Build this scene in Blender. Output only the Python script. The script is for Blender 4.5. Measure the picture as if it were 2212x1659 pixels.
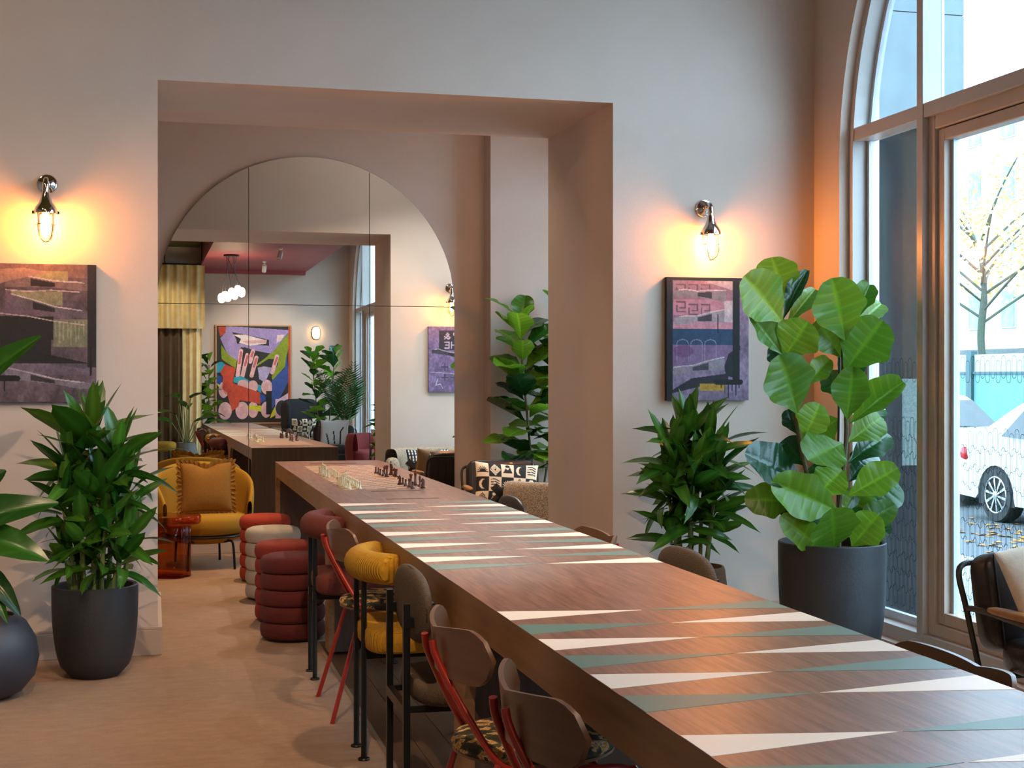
import bpy, bmesh, math, random
import numpy as np
from mathutils import Vector, Matrix
R=random.Random(7)
for o in list(bpy.data.objects): bpy.data.objects.remove(o)
scene=bpy.context.scene; COL=scene.collection
PI=math.pi
# ---------------------------------------------------------------- camera, world, light, exposure
FPX=3038.; CX=1106.; HZ=818.; TH=math.atan((CX-330)/FPX); HC=1.36
cd=bpy.data.cameras.new('camera'); cam=bpy.data.objects.new('camera',cd); COL.objects.link(cam)
cd.sensor_width=36; cd.lens=36*FPX/2212; cd.shift_y=(HZ-829.5)/2212; cd.clip_start=.02; cd.clip_end=400
cam.location=(0,0,HC); cam.rotation_euler=(PI/2,0,-TH); scene.camera=cam
w=bpy.data.worlds.new('sky'); scene.world=w; w.use_nodes=True
bg=w.node_tree.nodes['Background']; bg.inputs[0].default_value=(.60,.80,1.05,1); bg.inputs[1].default_value=11.5
vs=scene.view_settings; vs.view_transform='Standard'; vs.look='None'; vs.gamma=1; vs.use_curve_mapping=False; vs.exposure=-0.1
# pixel helpers (photograph pixels -> rays -> points on a known plane)
fw=np.array([math.sin(TH),math.cos(TH),0]); rt=np.array([math.cos(TH),-math.sin(TH),0]); up=np.array([0,0,1.]); OC=np.array([0,0,HC])
def ray(u,v): return fw+rt*(u-CX)/FPX+up*(HZ-v)/FPX
def pz(u,v,z): r=ray(u,v); return Vector(OC+r*((z-HC)/r[2]))
def py(u,v,y): r=ray(u,v); return Vector(OC+r*(y/r[1]))
def px(u,v,x): r=ray(u,v); return Vector(OC+r*(x/r[0]))
MQ=np.array([1.2,11.15,1.94]); MN=np.array([math.sin(.006),-math.cos(.006),math.sin(.004)]); MN/=np.linalg.norm(MN)
def ry(u,v,y):
    r=ray(u,v); t=((MQ-OC)@MN)/(r@MN); p=OC+r*t; d=r-2*(r@MN)*MN; return Vector(p+d*((y-p[1])/d[1]))
# ---------------------------------------------------------------- mesh builder
class MB:
    def __init__(s): s.v=[]; s.f=[]
    def add(s,vs,fs):
        b=len(s.v); s.v+=[tuple(p) for p in vs]; s.f+=[tuple(i+b for i in f) for f in fs]; return s
    def box(s,c,d,rot=None):
        vs=[Vector((x*d[0]/2,y*d[1]/2,z*d[2]/2)) for x in(-1,1) for y in(-1,1) for z in(-1,1)]
        if rot is not None: vs=[rot@v for v in vs]
        c=Vector(c); return s.add([v+c for v in vs],[(0,1,3,2),(4,6,7,5),(0,4,5,1),(2,3,7,6),(0,2,6,4),(1,5,7,3)])
    def bb(s,x0,x1,y0,y1,z0,z1): return s.box(((x0+x1)/2,(y0+y1)/2,(z0+z1)/2),(abs(x1-x0),abs(y1-y0),abs(z1-z0)))
    def tube(s,pts,r,n=8,closed=False,sq=None):
        pts=[Vector(p) for p in pts]; m=len(pts); rs=r if hasattr(r,'__len__') else [r]*m
        t0=(pts[1]-pts[0]).normalized(); a=Vector((0,0,1)) if abs(t0.z)<.9 else Vector((1,0,0))
        nn=(a-t0*a.dot(t0)).normalized(); rings=[]
        for i,p in enumerate(pts):
            if closed: t=pts[(i+1)%m]-pts[i-1]
            else: t=pts[min(i+1,m-1)]-pts[max(i-1,0)]
            t.normalize(); nn=(nn-t*nn.dot(t)).normalized(); b=t.cross(nn); rings.append([])
            for k in range(n):
                an=2*PI*k/n+(PI/4 if n==4 else 0); q=(sq or (1,1)); rings[-1].append(p+(nn*math.cos(an)*q[0]+b*math.sin(an)*q[1])*rs[i])
        vs=[q for rg in rings for q in rg]; fs=[]
        for i in range(m if closed else m-1):
            for k in range(n):
                j=(i+1)%m; fs.append((i*n+k,i*n+(k+1)%n,j*n+(k+1)%n,j*n+k))
        if not closed: fs+= [tuple(range(n))[::-1],tuple((m-1)*n+k for k in range(n))]
        return s.add(vs,fs)
    def lathe(s,prof,n=24,c=(0,0,0),lobes=None):
        vs=[];fs=[]; m=len(prof)
        for r,z in prof:
            for k in range(n):
                an=2*PI*k/n; rr=r*(lobes(an) if lobes else 1); vs.append((c[0]+rr*math.cos(an),c[1]+rr*math.sin(an),c[2]+z))
        for i in range(m-1):
            for k in range(n): fs.append((i*n+k,i*n+(k+1)%n,(i+1)*n+(k+1)%n,(i+1)*n+k))
        if prof[0][0]>1e-4: fs.append(tuple(range(n))[::-1])
        if prof[-1][0]>1e-4: fs.append(tuple((m-1)*n+k for k in range(n)))
        return s.add(vs,fs)
    def extr(s,poly,ax,a,b):
        def P(p,h): return {'x':(h,p[0],p[1]),'y':(p[0],h,p[1]),'z':(p[0],p[1],h)}[ax]
        n=len(poly); vs=[P(p,a) for p in poly]+[P(p,b) for p in poly]
        return s.add(vs,[tuple(range(n))[::-1],tuple(range(n,2*n))]+[(i,(i+1)%n,n+(i+1)%n,n+i) for i in range(n)])
    def grid(s,fn,nu,nv,cu=False):
        vs=[fn(i/nu,j/nv) for i in range(nu if cu else nu+1) for j in range(nv+1)]; m=nv+1; fs=[]; N=nu if cu else nu+1
        for i in range(nu):
            for j in range(nv): fs.append((i*m+j,((i+1)%N)*m+j,((i+1)%N)*m+j+1,i*m+j+1))
        return s.add(vs,fs)
    def sell(s,c,d,e=.5,nu=20,nv=12,rot=None):
        sg=lambda x,p: math.copysign(abs(x)**p,x)
        def f(a,b):
            u=2*PI*a; v=PI*(b-.5)
            p=Vector((d[0]/2*sg(math.cos(v),e)*sg(math.cos(u),e),d[1]/2*sg(math.cos(v),e)*sg(math.sin(u),e),d[2]/2*sg(math.sin(v),e)))
            if rot is not None: p=rot@p
            return p+Vector(c)
        return s.grid(f,nu,nv,True)
    def mesh(s,name,smooth=False,bevel=0,seg=2,sharp=None):
        me=bpy.data.meshes.new(name); me.from_pydata(s.v,[],s.f)
        bm=bmesh.new(); bm.from_mesh(me); bmesh.ops.remove_doubles(bm,verts=bm.verts,dist=1e-6)
        bmesh.ops.recalc_face_normals(bm,faces=bm.faces)
        if bevel: bmesh.ops.bevel(bm,geom=[e for e in bm.edges if len(e.link_faces)==2 and e.calc_face_angle()>.5],offset=bevel,segments=seg,affect='EDGES',profile=.5)
        bm.to_mesh(me); bm.free()
        if smooth: me.set_sharp_from_angle(angle=sharp or .7); me.polygons.foreach_set('use_smooth',[True]*len(me.polygons))
        return me
def link(name,me,m,parent=None,loc=None,rot=None,**kw):
    o=bpy.data.objects.new(name,me); COL.objects.link(o)
    if m and not (me.materials and len(me.materials)): me.materials.append(m)
    if parent: o.parent=parent
    if loc is not None: o.location=loc
    if rot is not None: o.rotation_euler=rot
    for k,v in kw.items(): o[k]=v
    return o
def part(name,mb,m,parent=None,smooth=False,bevel=0,seg=2,sharp=None,loc=None,rot=None,**kw):
    return link(name,mb.mesh(name,smooth,bevel,seg,sharp),m,parent,loc,rot,**kw)
def thing(name,label,cat,loc=(0,0,0),rz=0,group=None,**kw):
    o=bpy.data.objects.new(name,None); COL.objects.link(o); o.location=loc; o.rotation_euler=(0,0,rz); o.empty_display_size=.1
    o['label']=label; o['category']=cat
    if group: o['group']=group
    for k,v in kw.items(): o[k]=v
    return o
def struct(name,loc=(0,0,0)):
    o=bpy.data.objects.new(name,None); COL.objects.link(o); o.location=loc; o['kind']='structure'; return o
def dup(root,loc,rz=0,label=None,swap=None):
    r=root.copy(); COL.objects.link(r); r.location=loc; r.rotation_euler=(0,0,rz)
    if label: r['label']=label
    def rec(a,b):
        for ch in a.children:
            c=ch.copy(); COL.objects.link(c); c.parent=b; rec(ch,c)
            if swap and c.data and c.data.materials and c.data.materials[0].name in swap:
                c.data=c.data.copy(); c.data.materials[0]=swap[c.data.materials[0].name]
    rec(root,r); return r
def cat(pts,n=6,closed=False):
    P=[Vector(p) for p in pts]; out=[]; m=len(P)
    for i in range(m if closed else m-1):
        g=lambda k: P[k%m] if closed else P[max(0,min(m-1,k))]
        a,b,c,d=g(i-1),g(i),g(i+1),g(i+2)
        for k in range(n):
            t=k/n; out.append(.5*((2*b)+(c-a)*t+(2*a-5*b+4*c-d)*t*t+(3*b-a-3*c+d)*t**3))
    if not closed: out.append(P[-1])
    return out
# ---------------------------------------------------------------- materials
def lin(c):
    if isinstance(c,str): c=[int(c[i:i+2],16)/255 for i in(0,2,4)]
    return tuple(((x/12.92) if x<=.04045 else ((x+.055)/1.055)**2.4) for x in c)
MATS={}
def mat(name,col,rough=.6,metal=0,col2=None,nscale=8,stretch=(1,1,1),bump=0,bscale=60,spec=.5,emit=None,es=0,coat=0,attr=None,mixf=.5,sheen=0,trans=0,kind='noise',rot=(0,0,0),ribs=0):
    if name in MATS: return MATS[name]
    m=bpy.data.materials.new(name); MATS[name]=m; m.use_nodes=True; nt=m.node_tree; b=nt.nodes['Principled BSDF']; L=nt.links.new
    c=lin(col)+(1,); b.inputs['Base Color'].default_value=c; b.inputs['Roughness'].default_value=rough; b.inputs['Metallic'].default_value=metal
    b.inputs['Specular IOR Level'].default_value=spec; b.inputs['Coat Weight'].default_value=coat
    if sheen: b.inputs['Sheen Weight'].default_value=sheen
    if trans: b.inputs['Transmission Weight'].default_value=trans
    tc=nt.nodes.new('ShaderNodeTexCoord'); mp=nt.nodes.new('ShaderNodeMapping'); mp.inputs['Scale'].default_value=stretch; mp.inputs['Rotation'].default_value=rot; L(tc.outputs['Object'],mp.inputs[0])
    csock=None
    if attr:
        at=nt.nodes.new('ShaderNodeAttribute'); at.attribute_name='Col'; csock=at.outputs[0]
        if attr=='mul':
            mx=nt.nodes.new('ShaderNodeMix'); mx.data_type='RGBA'; mx.blend_type='MULTIPLY'; mx.inputs[0].default_value=1; mx.inputs[6].default_value=c; L(csock,mx.inputs[7]); csock=mx.outputs[2]
    if col2:
        if kind=='voronoi':
            n=nt.nodes.new('ShaderNodeTexVoronoi'); n.inputs['Scale'].default_value=nscale; fac=n.outputs['Distance']
        elif kind=='wave':
            n=nt.nodes.new('ShaderNodeTexWave'); n.inputs['Scale'].default_value=nscale; n.inputs['Distortion'].default_value=2.5; n.inputs['Detail'].default_value=3; fac=n.outputs[1]
        else:
            n=nt.nodes.new('ShaderNodeTexNoise'); n.inputs['Scale'].default_value=nscale; n.inputs['Detail'].default_value=5; fac=n.outputs[0]
        L(mp.outputs[0],n.inputs['Vector'])
        rp=nt.nodes.new('ShaderNodeValToRGB'); rp.color_ramp.elements[0].position=.5-mixf/2; rp.color_ramp.elements[1].position=.5+mixf/2
        rp.color_ramp.elements[0].color=c; rp.color_ramp.elements[1].color=lin(col2)+(1,); L(fac,rp.inputs[0])
        if csock:
            mx=nt.nodes.new('ShaderNodeMix'); mx.data_type='RGBA'; mx.blend_type='MULTIPLY'; mx.inputs[0].default_value=1; L(csock,mx.inputs[6]); L(rp.outputs[0],mx.inputs[7]); csock=mx.outputs[2]
        else: csock=rp.outputs[0]
    if csock: L(csock,b.inputs['Base Color'])
    if bump:
        n=nt.nodes.new('ShaderNodeTexNoise'); n.inputs['Scale'].default_value=bscale; n.inputs['Detail'].default_value=3; L(mp.outputs[0],n.inputs['Vector'])
        bp=nt.nodes.new('ShaderNodeBump'); bp.inputs['Strength'].default_value=bump; bp.inputs['Distance'].default_value=.004; L(n.outputs[0],bp.inputs['Height']); L(bp.outputs[0],b.inputs['Normal'])
    if ribs:
        n=nt.nodes.new('ShaderNodeTexWave'); n.inputs['Scale'].default_value=ribs; n.inputs['Distortion'].default_value=.3; n.bands_direction='Y'; L(mp.outputs[0],n.inputs['Vector'])
        bp=nt.nodes.new('ShaderNodeBump'); bp.inputs['Strength'].default_value=.9; bp.inputs['Distance'].default_value=.004; L(n.outputs[1],bp.inputs['Height']); L(bp.outputs[0],b.inputs['Normal'])
    if emit: b.inputs['Emission Color'].default_value=lin(emit)+(1,); b.inputs['Emission Strength'].default_value=es
    return m
def glassm(name,tint=(1,1,1),ior=1.45,dust=0,refl=1.0):
    m=bpy.data.materials.new(name); m.use_nodes=True; nt=m.node_tree; nt.nodes.remove(nt.nodes['Principled BSDF']); L=nt.links.new
    t=nt.nodes.new('ShaderNodeBsdfTransparent'); t.inputs[0].default_value=tuple(tint)+(1,)
    g=nt.nodes.new('ShaderNodeBsdfGlossy'); g.inputs['Roughness'].default_value=.02
    fr=nt.nodes.new('ShaderNodeFresnel'); ge=nt.nodes.new('ShaderNodeNewGeometry'); mr_=nt.nodes.new('ShaderNodeMapRange'); mr_.inputs[3].default_value=ior; mr_.inputs[4].default_value=1/ior; L(ge.outputs['Backfacing'],mr_.inputs[0]); L(mr_.outputs[0],fr.inputs[0]); mx=nt.nodes.new('ShaderNodeMixShader'); L(fr.outputs[0],mx.inputs[0]); L(t.outputs[0],mx.inputs[1]); L(g.outputs[0],mx.inputs[2])
    out=nt.nodes['Material Output']; s=mx.outputs[0]
    if dust:
        tc=nt.nodes.new('ShaderNodeTexCoord'); n=nt.nodes.new('ShaderNodeTexNoise'); n.inputs['Scale'].default_value=9; n.inputs['Detail'].default_value=9; n.inputs['Roughness'].default_value=.8; L(tc.outputs['Object'],n.inputs['Vector'])
        rp=nt.nodes.new('ShaderNodeValToRGB'); rp.color_ramp.elements[0].position=.62; rp.color_ramp.elements[1].position=.8; rp.color_ramp.elements[1].color=(dust,)*3+(1,); rp.color_ramp.elements[0].color=(0,0,0,1); L(n.outputs[0],rp.inputs[0])
        d=nt.nodes.new('ShaderNodeBsdfTranslucent'); m2=nt.nodes.new('ShaderNodeMixShader'); L(rp.outputs[0],m2.inputs[0]); L(s,m2.inputs[1]); L(d.outputs[0],m2.inputs[2]); s=m2.outputs[0]
    L(s,out.inputs[0]); return m
def leafm(name,col,col2,tr=.35,rough=.35):
    m=bpy.data.materials.new(name); m.use_nodes=True; nt=m.node_tree; b=nt.nodes['Principled BSDF']; L=nt.links.new; b.inputs['Roughness'].default_value=rough
    at=nt.nodes.new('ShaderNodeAttribute'); at.attribute_name='Col'; oi=nt.nodes.new('ShaderNodeObjectInfo')
    rp=nt.nodes.new('ShaderNodeValToRGB'); rp.color_ramp.elements[0].color=lin(col)+(1,); rp.color_ramp.elements[1].color=lin(col2)+(1,); L(oi.outputs['Random'],rp.inputs[0])
    mx=nt.nodes.new('ShaderNodeMix'); mx.data_type='RGBA'; mx.blend_type='MULTIPLY'; mx.inputs[0].default_value=1; L(rp.outputs[0],mx.inputs[6]); L(at.outputs[0],mx.inputs[7]); L(mx.outputs[2],b.inputs['Base Color'])
    t=nt.nodes.new('ShaderNodeBsdfTranslucent'); L(mx.outputs[2],t.inputs[0]); ms=nt.nodes.new('ShaderNodeMixShader'); ms.inputs[0].default_value=tr
    L(b.outputs[0],ms.inputs[1]); L(t.outputs[0],ms.inputs[2]); L(ms.outputs[0],nt.nodes['Material Output'].inputs[0]); return m
WALL=mat('wall_plaster','d3c0b2',.7,col2='cdb9aa',nscale=3,bump=.12,bscale=140)
JAMB=WALL
TRIM=mat('trim_paint','b9a595',.5,col2='b29e8d',nscale=4)
CARPET=mat('carpet','bf9e84',.95,col2='7d624c',nscale=9,bump=1,bscale=200,mixf=.9,stretch=(1,2.2,1))
WOOD=mat('table_walnut','5a3628',.34,col2='946752',nscale=4.5,stretch=(20,1.3,20),bump=.08,bscale=30,mixf=.5,spec=.5)
for n_ in CARPET.node_tree.nodes:
    if n_.type=='TEX_NOISE' and n_.inputs['Scale'].default_value==9: n_.inputs['Detail'].default_value=12; n_.inputs['Roughness'].default_value=.8
WOODS=mat('table_side_oak','9a7048',.45,col2='765231',nscale=3.2,stretch=(14,1.0,14),bump=.1,bscale=30,mixf=.7)
WOODV=mat('table_panel_wood','5b4232',.5,col2='3f2c20',nscale=3,stretch=(22,22,.8),bump=.1,bscale=30,mixf=.7)
PLANK=mat('floor_walnut','4a3426',.4,col2='6a4d35',nscale=3,stretch=(12,1,12),mixf=.8)
CREAM=mat('inlay_cream','efe2d2',.42,col2='e9dac8',nscale=5)
SAGE=mat('inlay_sage','5f7c71',.42,col2='577468',nscale=5)
CHESSL=mat('inlay_maple','cfa98a',.4,col2='c39a7a',nscale=9)
BLACK=mat('black_metal','16181a',.4,.3,col2='1c1e20',nscale=20)
REDM=mat('red_metal','a02a1c',.35,.1,col2='96241a',nscale=10,coat=.3)
PLYW=mat('plywood','75543f',.35,col2='5c402f',nscale=4,stretch=(1,1,12),mixf=.7)
CHROME=mat('chrome','d9d6d2',.08,1,col2='cfccc8',nscale=3)
POTB=mat('black_stone_pot','26282b',.6,col2='2f3134',nscale=5,bump=.2,bscale=90)
SOIL=mat('clay_pebbles','5a3a2a',.9,col2='3a261c',nscale=60,bump=.5,bscale=120)
ALU=mat('window_frame_paint','c3bdb8',.3,.0,col2='bcb6b0',nscale=6)
ALUG=mat('window_bead_grey','c4c8cc',.4,.2,col2='b9bdc2',nscale=6)
GLASS=glassm('window_glass',(.9,.97,.97),dust=.05)
CLEAR=glassm('clear_glass',(1,.98,.95))
def img_attr(me,cols):
    a=me.color_attributes.new('Col','FLOAT_COLOR','POINT'); c=np.ones((len(me.vertices),4),np.float32); c[:,:3]=np.array(cols,np.float32).reshape(-1,3); a.data.foreach_set('color',c.ravel())
class Img:
    def __init__(s,w,h,bg):
        s.w,s.h=w,h; s.a=np.ones((h,w,3))*np.array(lin(bg)); s.X,s.Y=np.meshgrid((np.arange(w)+.0)/(w-1),(np.arange(h)+.0)/(h-1))
    def put(s,m,c,al=1):
        if not np.isscalar(al): al=al[m][:,None]
        s.a[m]=s.a[m]*(1-al)+np.array(lin(c))*al; return s
    def pm(s,pts):
        ins=np.zeros(s.X.shape,bool); n=len(pts)
        for i in range(n):
            (x1,y1),(x2,y2)=pts[i],pts[(i+1)%n]
            if y1==y2: continue
            c=((y1>s.Y)!=(y2>s.Y))&(s.X<(x2-x1)*(s.Y-y1)/(y2-y1)+x1); ins^=c
        return ins
    def poly(s,pts,c,al=1): return s.put(s.pm(pts),c,al)
    def rect(s,x0,y0,x1,y1,c,al=1): return s.put((s.X>=x0)&(s.X<=x1)&(s.Y>=y0)&(s.Y<=y1),c,al)
    def ell(s,x,y,rx,ry_,c,al=1): return s.put(((s.X-x)/rx)**2+((s.Y-y)/ry_)**2<1,c,al)
    def line(s,pts,wd,c,al=1,asp=1.0):
        m=np.zeros(s.X.shape,bool)
        for (x1,y1),(x2,y2) in zip(pts[:-1],pts[1:]):
            dx,dy=x2-x1,(y2-y1)*asp; L=dx*dx+dy*dy+1e-12; t=np.clip(((s.X-x1)*dx+(s.Y-y1)*asp*dy)/L,0,1)
            m|=((s.X-x1-t*dx)**2+((s.Y-y1)*asp-t*dy)**2)<(wd/2)**2
        return s.put(m,c,al)
    def noise(s,am,seed=1,k=12):
        r=np.random.RandomState(seed)
        for q in (k,k*3,k*8):
            g=r.rand(q+2,q+2); xi=s.X*q; yi=s.Y*q; x0=xi.astype(int); y0=yi.astype(int); fx=xi-x0; fy=yi-y0
            n=g[y0,x0]*(1-fx)*(1-fy)+g[y0,x0+1]*fx*(1-fy)+g[y0+1,x0]*(1-fx)*fy+g[y0+1,x0+1]*fx*fy
            s.a*=(1+am*(n-.5))[:,:,None]
        s.a=np.clip(s.a,0,1); return s
def canvas(name,img,W,H,m,parent,off=0,loc=None):
    # flat printed sheet, normal -y, x to the right, built in local coords centred at 0
    n,h=img.w,img.h; xs=(img.X-.5)*W; zs=(.5-img.Y)*H
    v=np.stack([xs.ravel(),np.full(xs.size,off),zs.ravel()],1)
    i=np.arange((h-1)*(n-1)); r=i//(n-1); c=i%(n-1); a=r*n+c; f=np.stack([a,a+n,a+n+1,a+1],1)
    me=bpy.data.meshes.new(name); me.from_pydata(v.tolist(),[],f.tolist()); img_attr(me,img.a.reshape(-1,3))
    return link(name,me,m,parent,loc)
PRINT=mat('printed_canvas','ffffff',.7,attr='set',bump=.15,bscale=300)
CLOTHP=mat('printed_cloth','ffffff',.85,attr='set',bump=.3,bscale=260)
# ---------------------------------------------------------------- structure
YF,YB,YMW,XW,YR,XL=7.155,8.31,11.18,3.56,-2.7,-3.4
ZT=4.7
fl=part('floor',MB().bb(XL,.815,YR,YMW+.1,-.05,0).bb(1.92,XW+.4,YR,YMW+.1,-.05,0).bb(.815,1.92,7.3,YMW+.1,-.05,0).bb(.815,1.92,YR,.3,-.05,0),CARPET,kind='structure')
pm=[]
for i in range(9):
    y=.3+R.uniform(0,.3)-.3; x=.83+i*.121
    while y<7.3:
        L=R.uniform(1.0,1.6); a=max(y,.3); b=min(y+L,7.3); y+=L
        if b-a<.1: continue
        k=round(b-a,1)
        part('floor_plank',MB().bb(x+.0012,x+.1198,a+.0012,b-.0012,-.02,-.001),PLANK,fl)
part('edge_strip',MB().bb(.815,.83,.3,7.3,-.02,.003),mat('brass_strip','b9a58a',.4,.6,col2='ad987c',nscale=9),fl)
part('subfloor',MB().bb(.82,1.92,.3,7.3,-.05,-.02),PLANK,fl)
# wall with the square opening
part('wall_front',MB().bb(XL,.024,YF,YB,0,ZT).bb(.024,2.40,YF,YB,2.835,ZT)
  .add([(2.385,YF,0),(XW+.4,YF,0),(XW+.4,YB,0),(2.352,YB,0),(2.385,YF,2.835),(XW+.4,YF,2.835),(XW+.4,YB,2.835),(2.352,YB,2.835)],[(0,1,5,4),(1,2,6,5),(2,3,7,6),(3,0,4,7),(0,3,2,1)])
  .bb(2.40,XW+.4,YF,YB,2.835,ZT),WALL,kind='structure')
part('wall_back',MB().bb(XL,2.62,YMW,YMW+.2,0,ZT).bb(2.62,XW+.4,10.95,YMW+.2,0,ZT),WALL,kind='structure')
part('wall_rear',MB().bb(XL,XW+.4,YR-.2,YR,0,ZT),WALL,kind='structure')
part('wall_left',MB().bb(XL-.2,XL,YR-.2,YMW+.2,0,ZT),WALL,kind='structure')
PINK=mat('pink_ceiling_paint','a8525a',.6,col2='9f4c55',nscale=3)
OLIVE=mat('olive_ceiling_paint','7d7434',.7,col2='756c30',nscale=3)
WHITEC=mat('white_ceiling_paint','d8d2ca',.8,col2='d2ccc3',nscale=3)
part('ceiling',MB().bb(XL-.2,XW+.4,YR-.2,YMW+.2,ZT,ZT+.1).bb(XL,XW,YB,YMW,3.9,ZT),WHITEC,kind='structure')
part('ceiling_soffit',MB().bb(.98,2.75,YR,5.2,3.43,3.95).bb(.94,2.79,YR,5.2,3.36,3.43).bb(.96,2.77,YR,YR+.16,3.30,3.36),PINK,kind='structure')
part('ceiling_olive',MB().bb(XL,.94,YR,YF,3.75,3.9),OLIVE,kind='structure')
def base(name,x0,x1,y0,y1):
    part(name,MB().bb(x0,x1,y0,y1,0,.125).bb(x0+.0,x1,y0+.004,y1-.004,.125,.14),TRIM,kind='structure',bevel=.003)
base('baseboard_front',XL,.045,YF-.02,YF); base('baseboard_jamb',.024,.045,YF,YB); base('baseboard_back',XL,2.62,YMW-.02,YMW); base('baseboard_corner',2.6,XW,10.93,10.95)
base('baseboard_right',2.36,XW,YF-.02,YF); base('baseboard_rear',XL,XW,YR,YR+.02); base('baseboard_portal',2.40,XW,YB,YB+.02)
# window wall with arched openings: (centre y, radius, spring z, sill z)
WINS=[(5.01,1.85,2.5,.05),(9.65,1.1,2.5,.05),(-.45,1.85,2.5,.05)]
def winwall():
    mb=MB(); X0,X1=XW,XW+.18; ys=[YR-.2]
    for (yc,r,zs,z0) in sorted(WINS,key=lambda a:a[0]):
        mb.bb(X0,X1,ys[-1],yc-r,0,ZT); ys.append(yc+r)
        mb.bb(X0,X1,yc-r,yc+r,0,z0)
        n=40; P=[(yc+r*math.cos(PI*k/n),zs+r*math.sin(PI*k/n)) for k in range(n+1)]
        for k in range(n):
            (a,b),(c,d)=P[k],P[k+1]
            for X in (X0,X1): mb.add([(X,a,b),(X,c,d),(X,c,ZT),(X,a,ZT)],[(0,1,2,3)])
            mb.add([(X0,a,b),(X0,c,d),(X1,c,d),(X1,a,b)],[(0,1,2,3)])
    mb.bb(X0,X1,ys[-1],YMW+.2,0,ZT)
    o=part('wall_right',mb,WALL,kind='structure')
winwall()
def window(n,yc,r,zs,z0,side,ztr,pattern):
    W=struct('window_%d'%n); XF,D=3.615,.10; XG=XF+D
    t=.045
    def archz(y,rr): return zs+math.sqrt(max(0,rr*rr-(y-yc)**2))
    # arch shaped outer frame
    def fr(ro,ri,x0,x1,name,m):
        mb=MB(); N=48
        A=[(yc-ro,z0)]+[(yc-ro*math.cos(PI*k/N),zs+ro*math.sin(PI*k/N)) for k in range(N+1)]+[(yc+ro,z0)]
        B=[(yc-ri,z0)]+[(yc-ri*math.cos(PI*k/N),zs+ri*math.sin(PI*k/N)) for k in range(N+1)]+[(yc+ri,z0)]
        for k in range(len(A)-1):
            a,b,c,d=A[k],A[k+1],B[k+1],B[k]
            mb.add([(x0,)+a,(x0,)+b,(x0,)+c,(x0,)+d,(x1,)+a,(x1,)+b,(x1,)+c,(x1,)+d],[(0,1,2,3),(7,6,5,4),(0,4,5,1),(2,6,7,3)])
        part(name,mb,m,W)
    fr(r-.0,r-t,XF,XG+.02,'frame_arch',ALU); fr(r-t,r-t-.03,XG-.015,XG+.02,'glazing_bead',ALUG)
    mull=[yc-r+side,yc+r-side] if side else []
    for y in mull:
        part('mullion',MB().bb(XF,XG+.02,y-.028,y+.028,z0,archz(y,r-.02)),ALU,W,bevel=.003)
    secs=[yc-r+t]+[q for y in mull for q in (y-.028,y+.028)]+[yc+r-t]
    secs=[(secs[i],secs[i+1]) for i in range(0,len(secs),2)]
    for i,(a,b) in enumerate(secs):
        part('transom',MB().bb(XF+.005,XG+.02,a,b,ztr-.035,ztr+.035),ALU,W,bevel=.003)
        part('bottom_rail',MB().bb(XF,XG+.02,a,b,z0,z0+.07),ALU,W,bevel=.003)
        part('bottom_bead',MB().bb(XG-.02,XG+.01,a,b,z0+.07,z0+.115),ALUG,W)
        casem = side and i==1
        if casem:
            ym=(a+b)/2
            for (p,q) in ((a,ym),(ym,b)):
                part('casement_frame',MB().bb(XF+.03,XG+.02,p,p+.06,z0+.07,ztr-.035).bb(XF+.03,XG+.02,q-.06,q,z0+.07,ztr-.035).bb(XF+.03,XG+.02,p+.06,q-.06,ztr-.10,ztr-.035).bb(XF+.03,XG+.02,p+.06,q-.06,z0+.07,z0+.13),mat('casement_paint','c8b6a6',.4,.0,col2='c0ad9d',nscale=6),W,bevel=.006)
                part('casement_sash',MB().bb(XF+.045,XG+.015,p+.065,p+.12,z0+.135,ztr-.105).bb(XF+.045,XG+.015,q-.12,q-.065,z0+.135,ztr-.105).bb(XF+.045,XG+.015,p+.12,q-.12,ztr-.16,ztr-.105).bb(XF+.045,XG+.015,p+.12,q-.12,z0+.135,z0+.19),mat('casement_paint','a08d7c'),W,bevel=.004)
                part('glazing_bead',MB().bb(XG-.02,XG+.012,p+.12,p+.145,z0+.19,ztr-.16).bb(XG-.02,XG+.012,q-.145,q-.12,z0+.19,ztr-.16),ALUG,W)
                part('glass_pane',MB().bb(XG,XG+.006,p+.12,q-.12,z0+.19,ztr-.16),GLASS,W)
            if pattern: pat(W,XG-.002,a+.16,b-.16,0.10)
        else:
            part('glass_pane',MB().bb(XG,XG+.006,a,b,z0+.11,ztr-.035),GLASS,W)
            part('glazing_bead',MB().bb(XG-.02,XG-.004,b-.032,b-.008,z0+.115,ztr-.035),ALUG,W)
            if pattern: pat(W,XG-.002,a+.02,b-.04,0.13)
        ys=[a+(b-a)*k/12 for k in range(13)]
        P=[(a,ztr+.035),(b,ztr+.035)]+[(y,max(ztr+.036,archz(y,r-t))) for y in ys[::-1]]
        part('glass_pane',MB().extr(P,'x',XG,XG+.006),GLASS,W)
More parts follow.
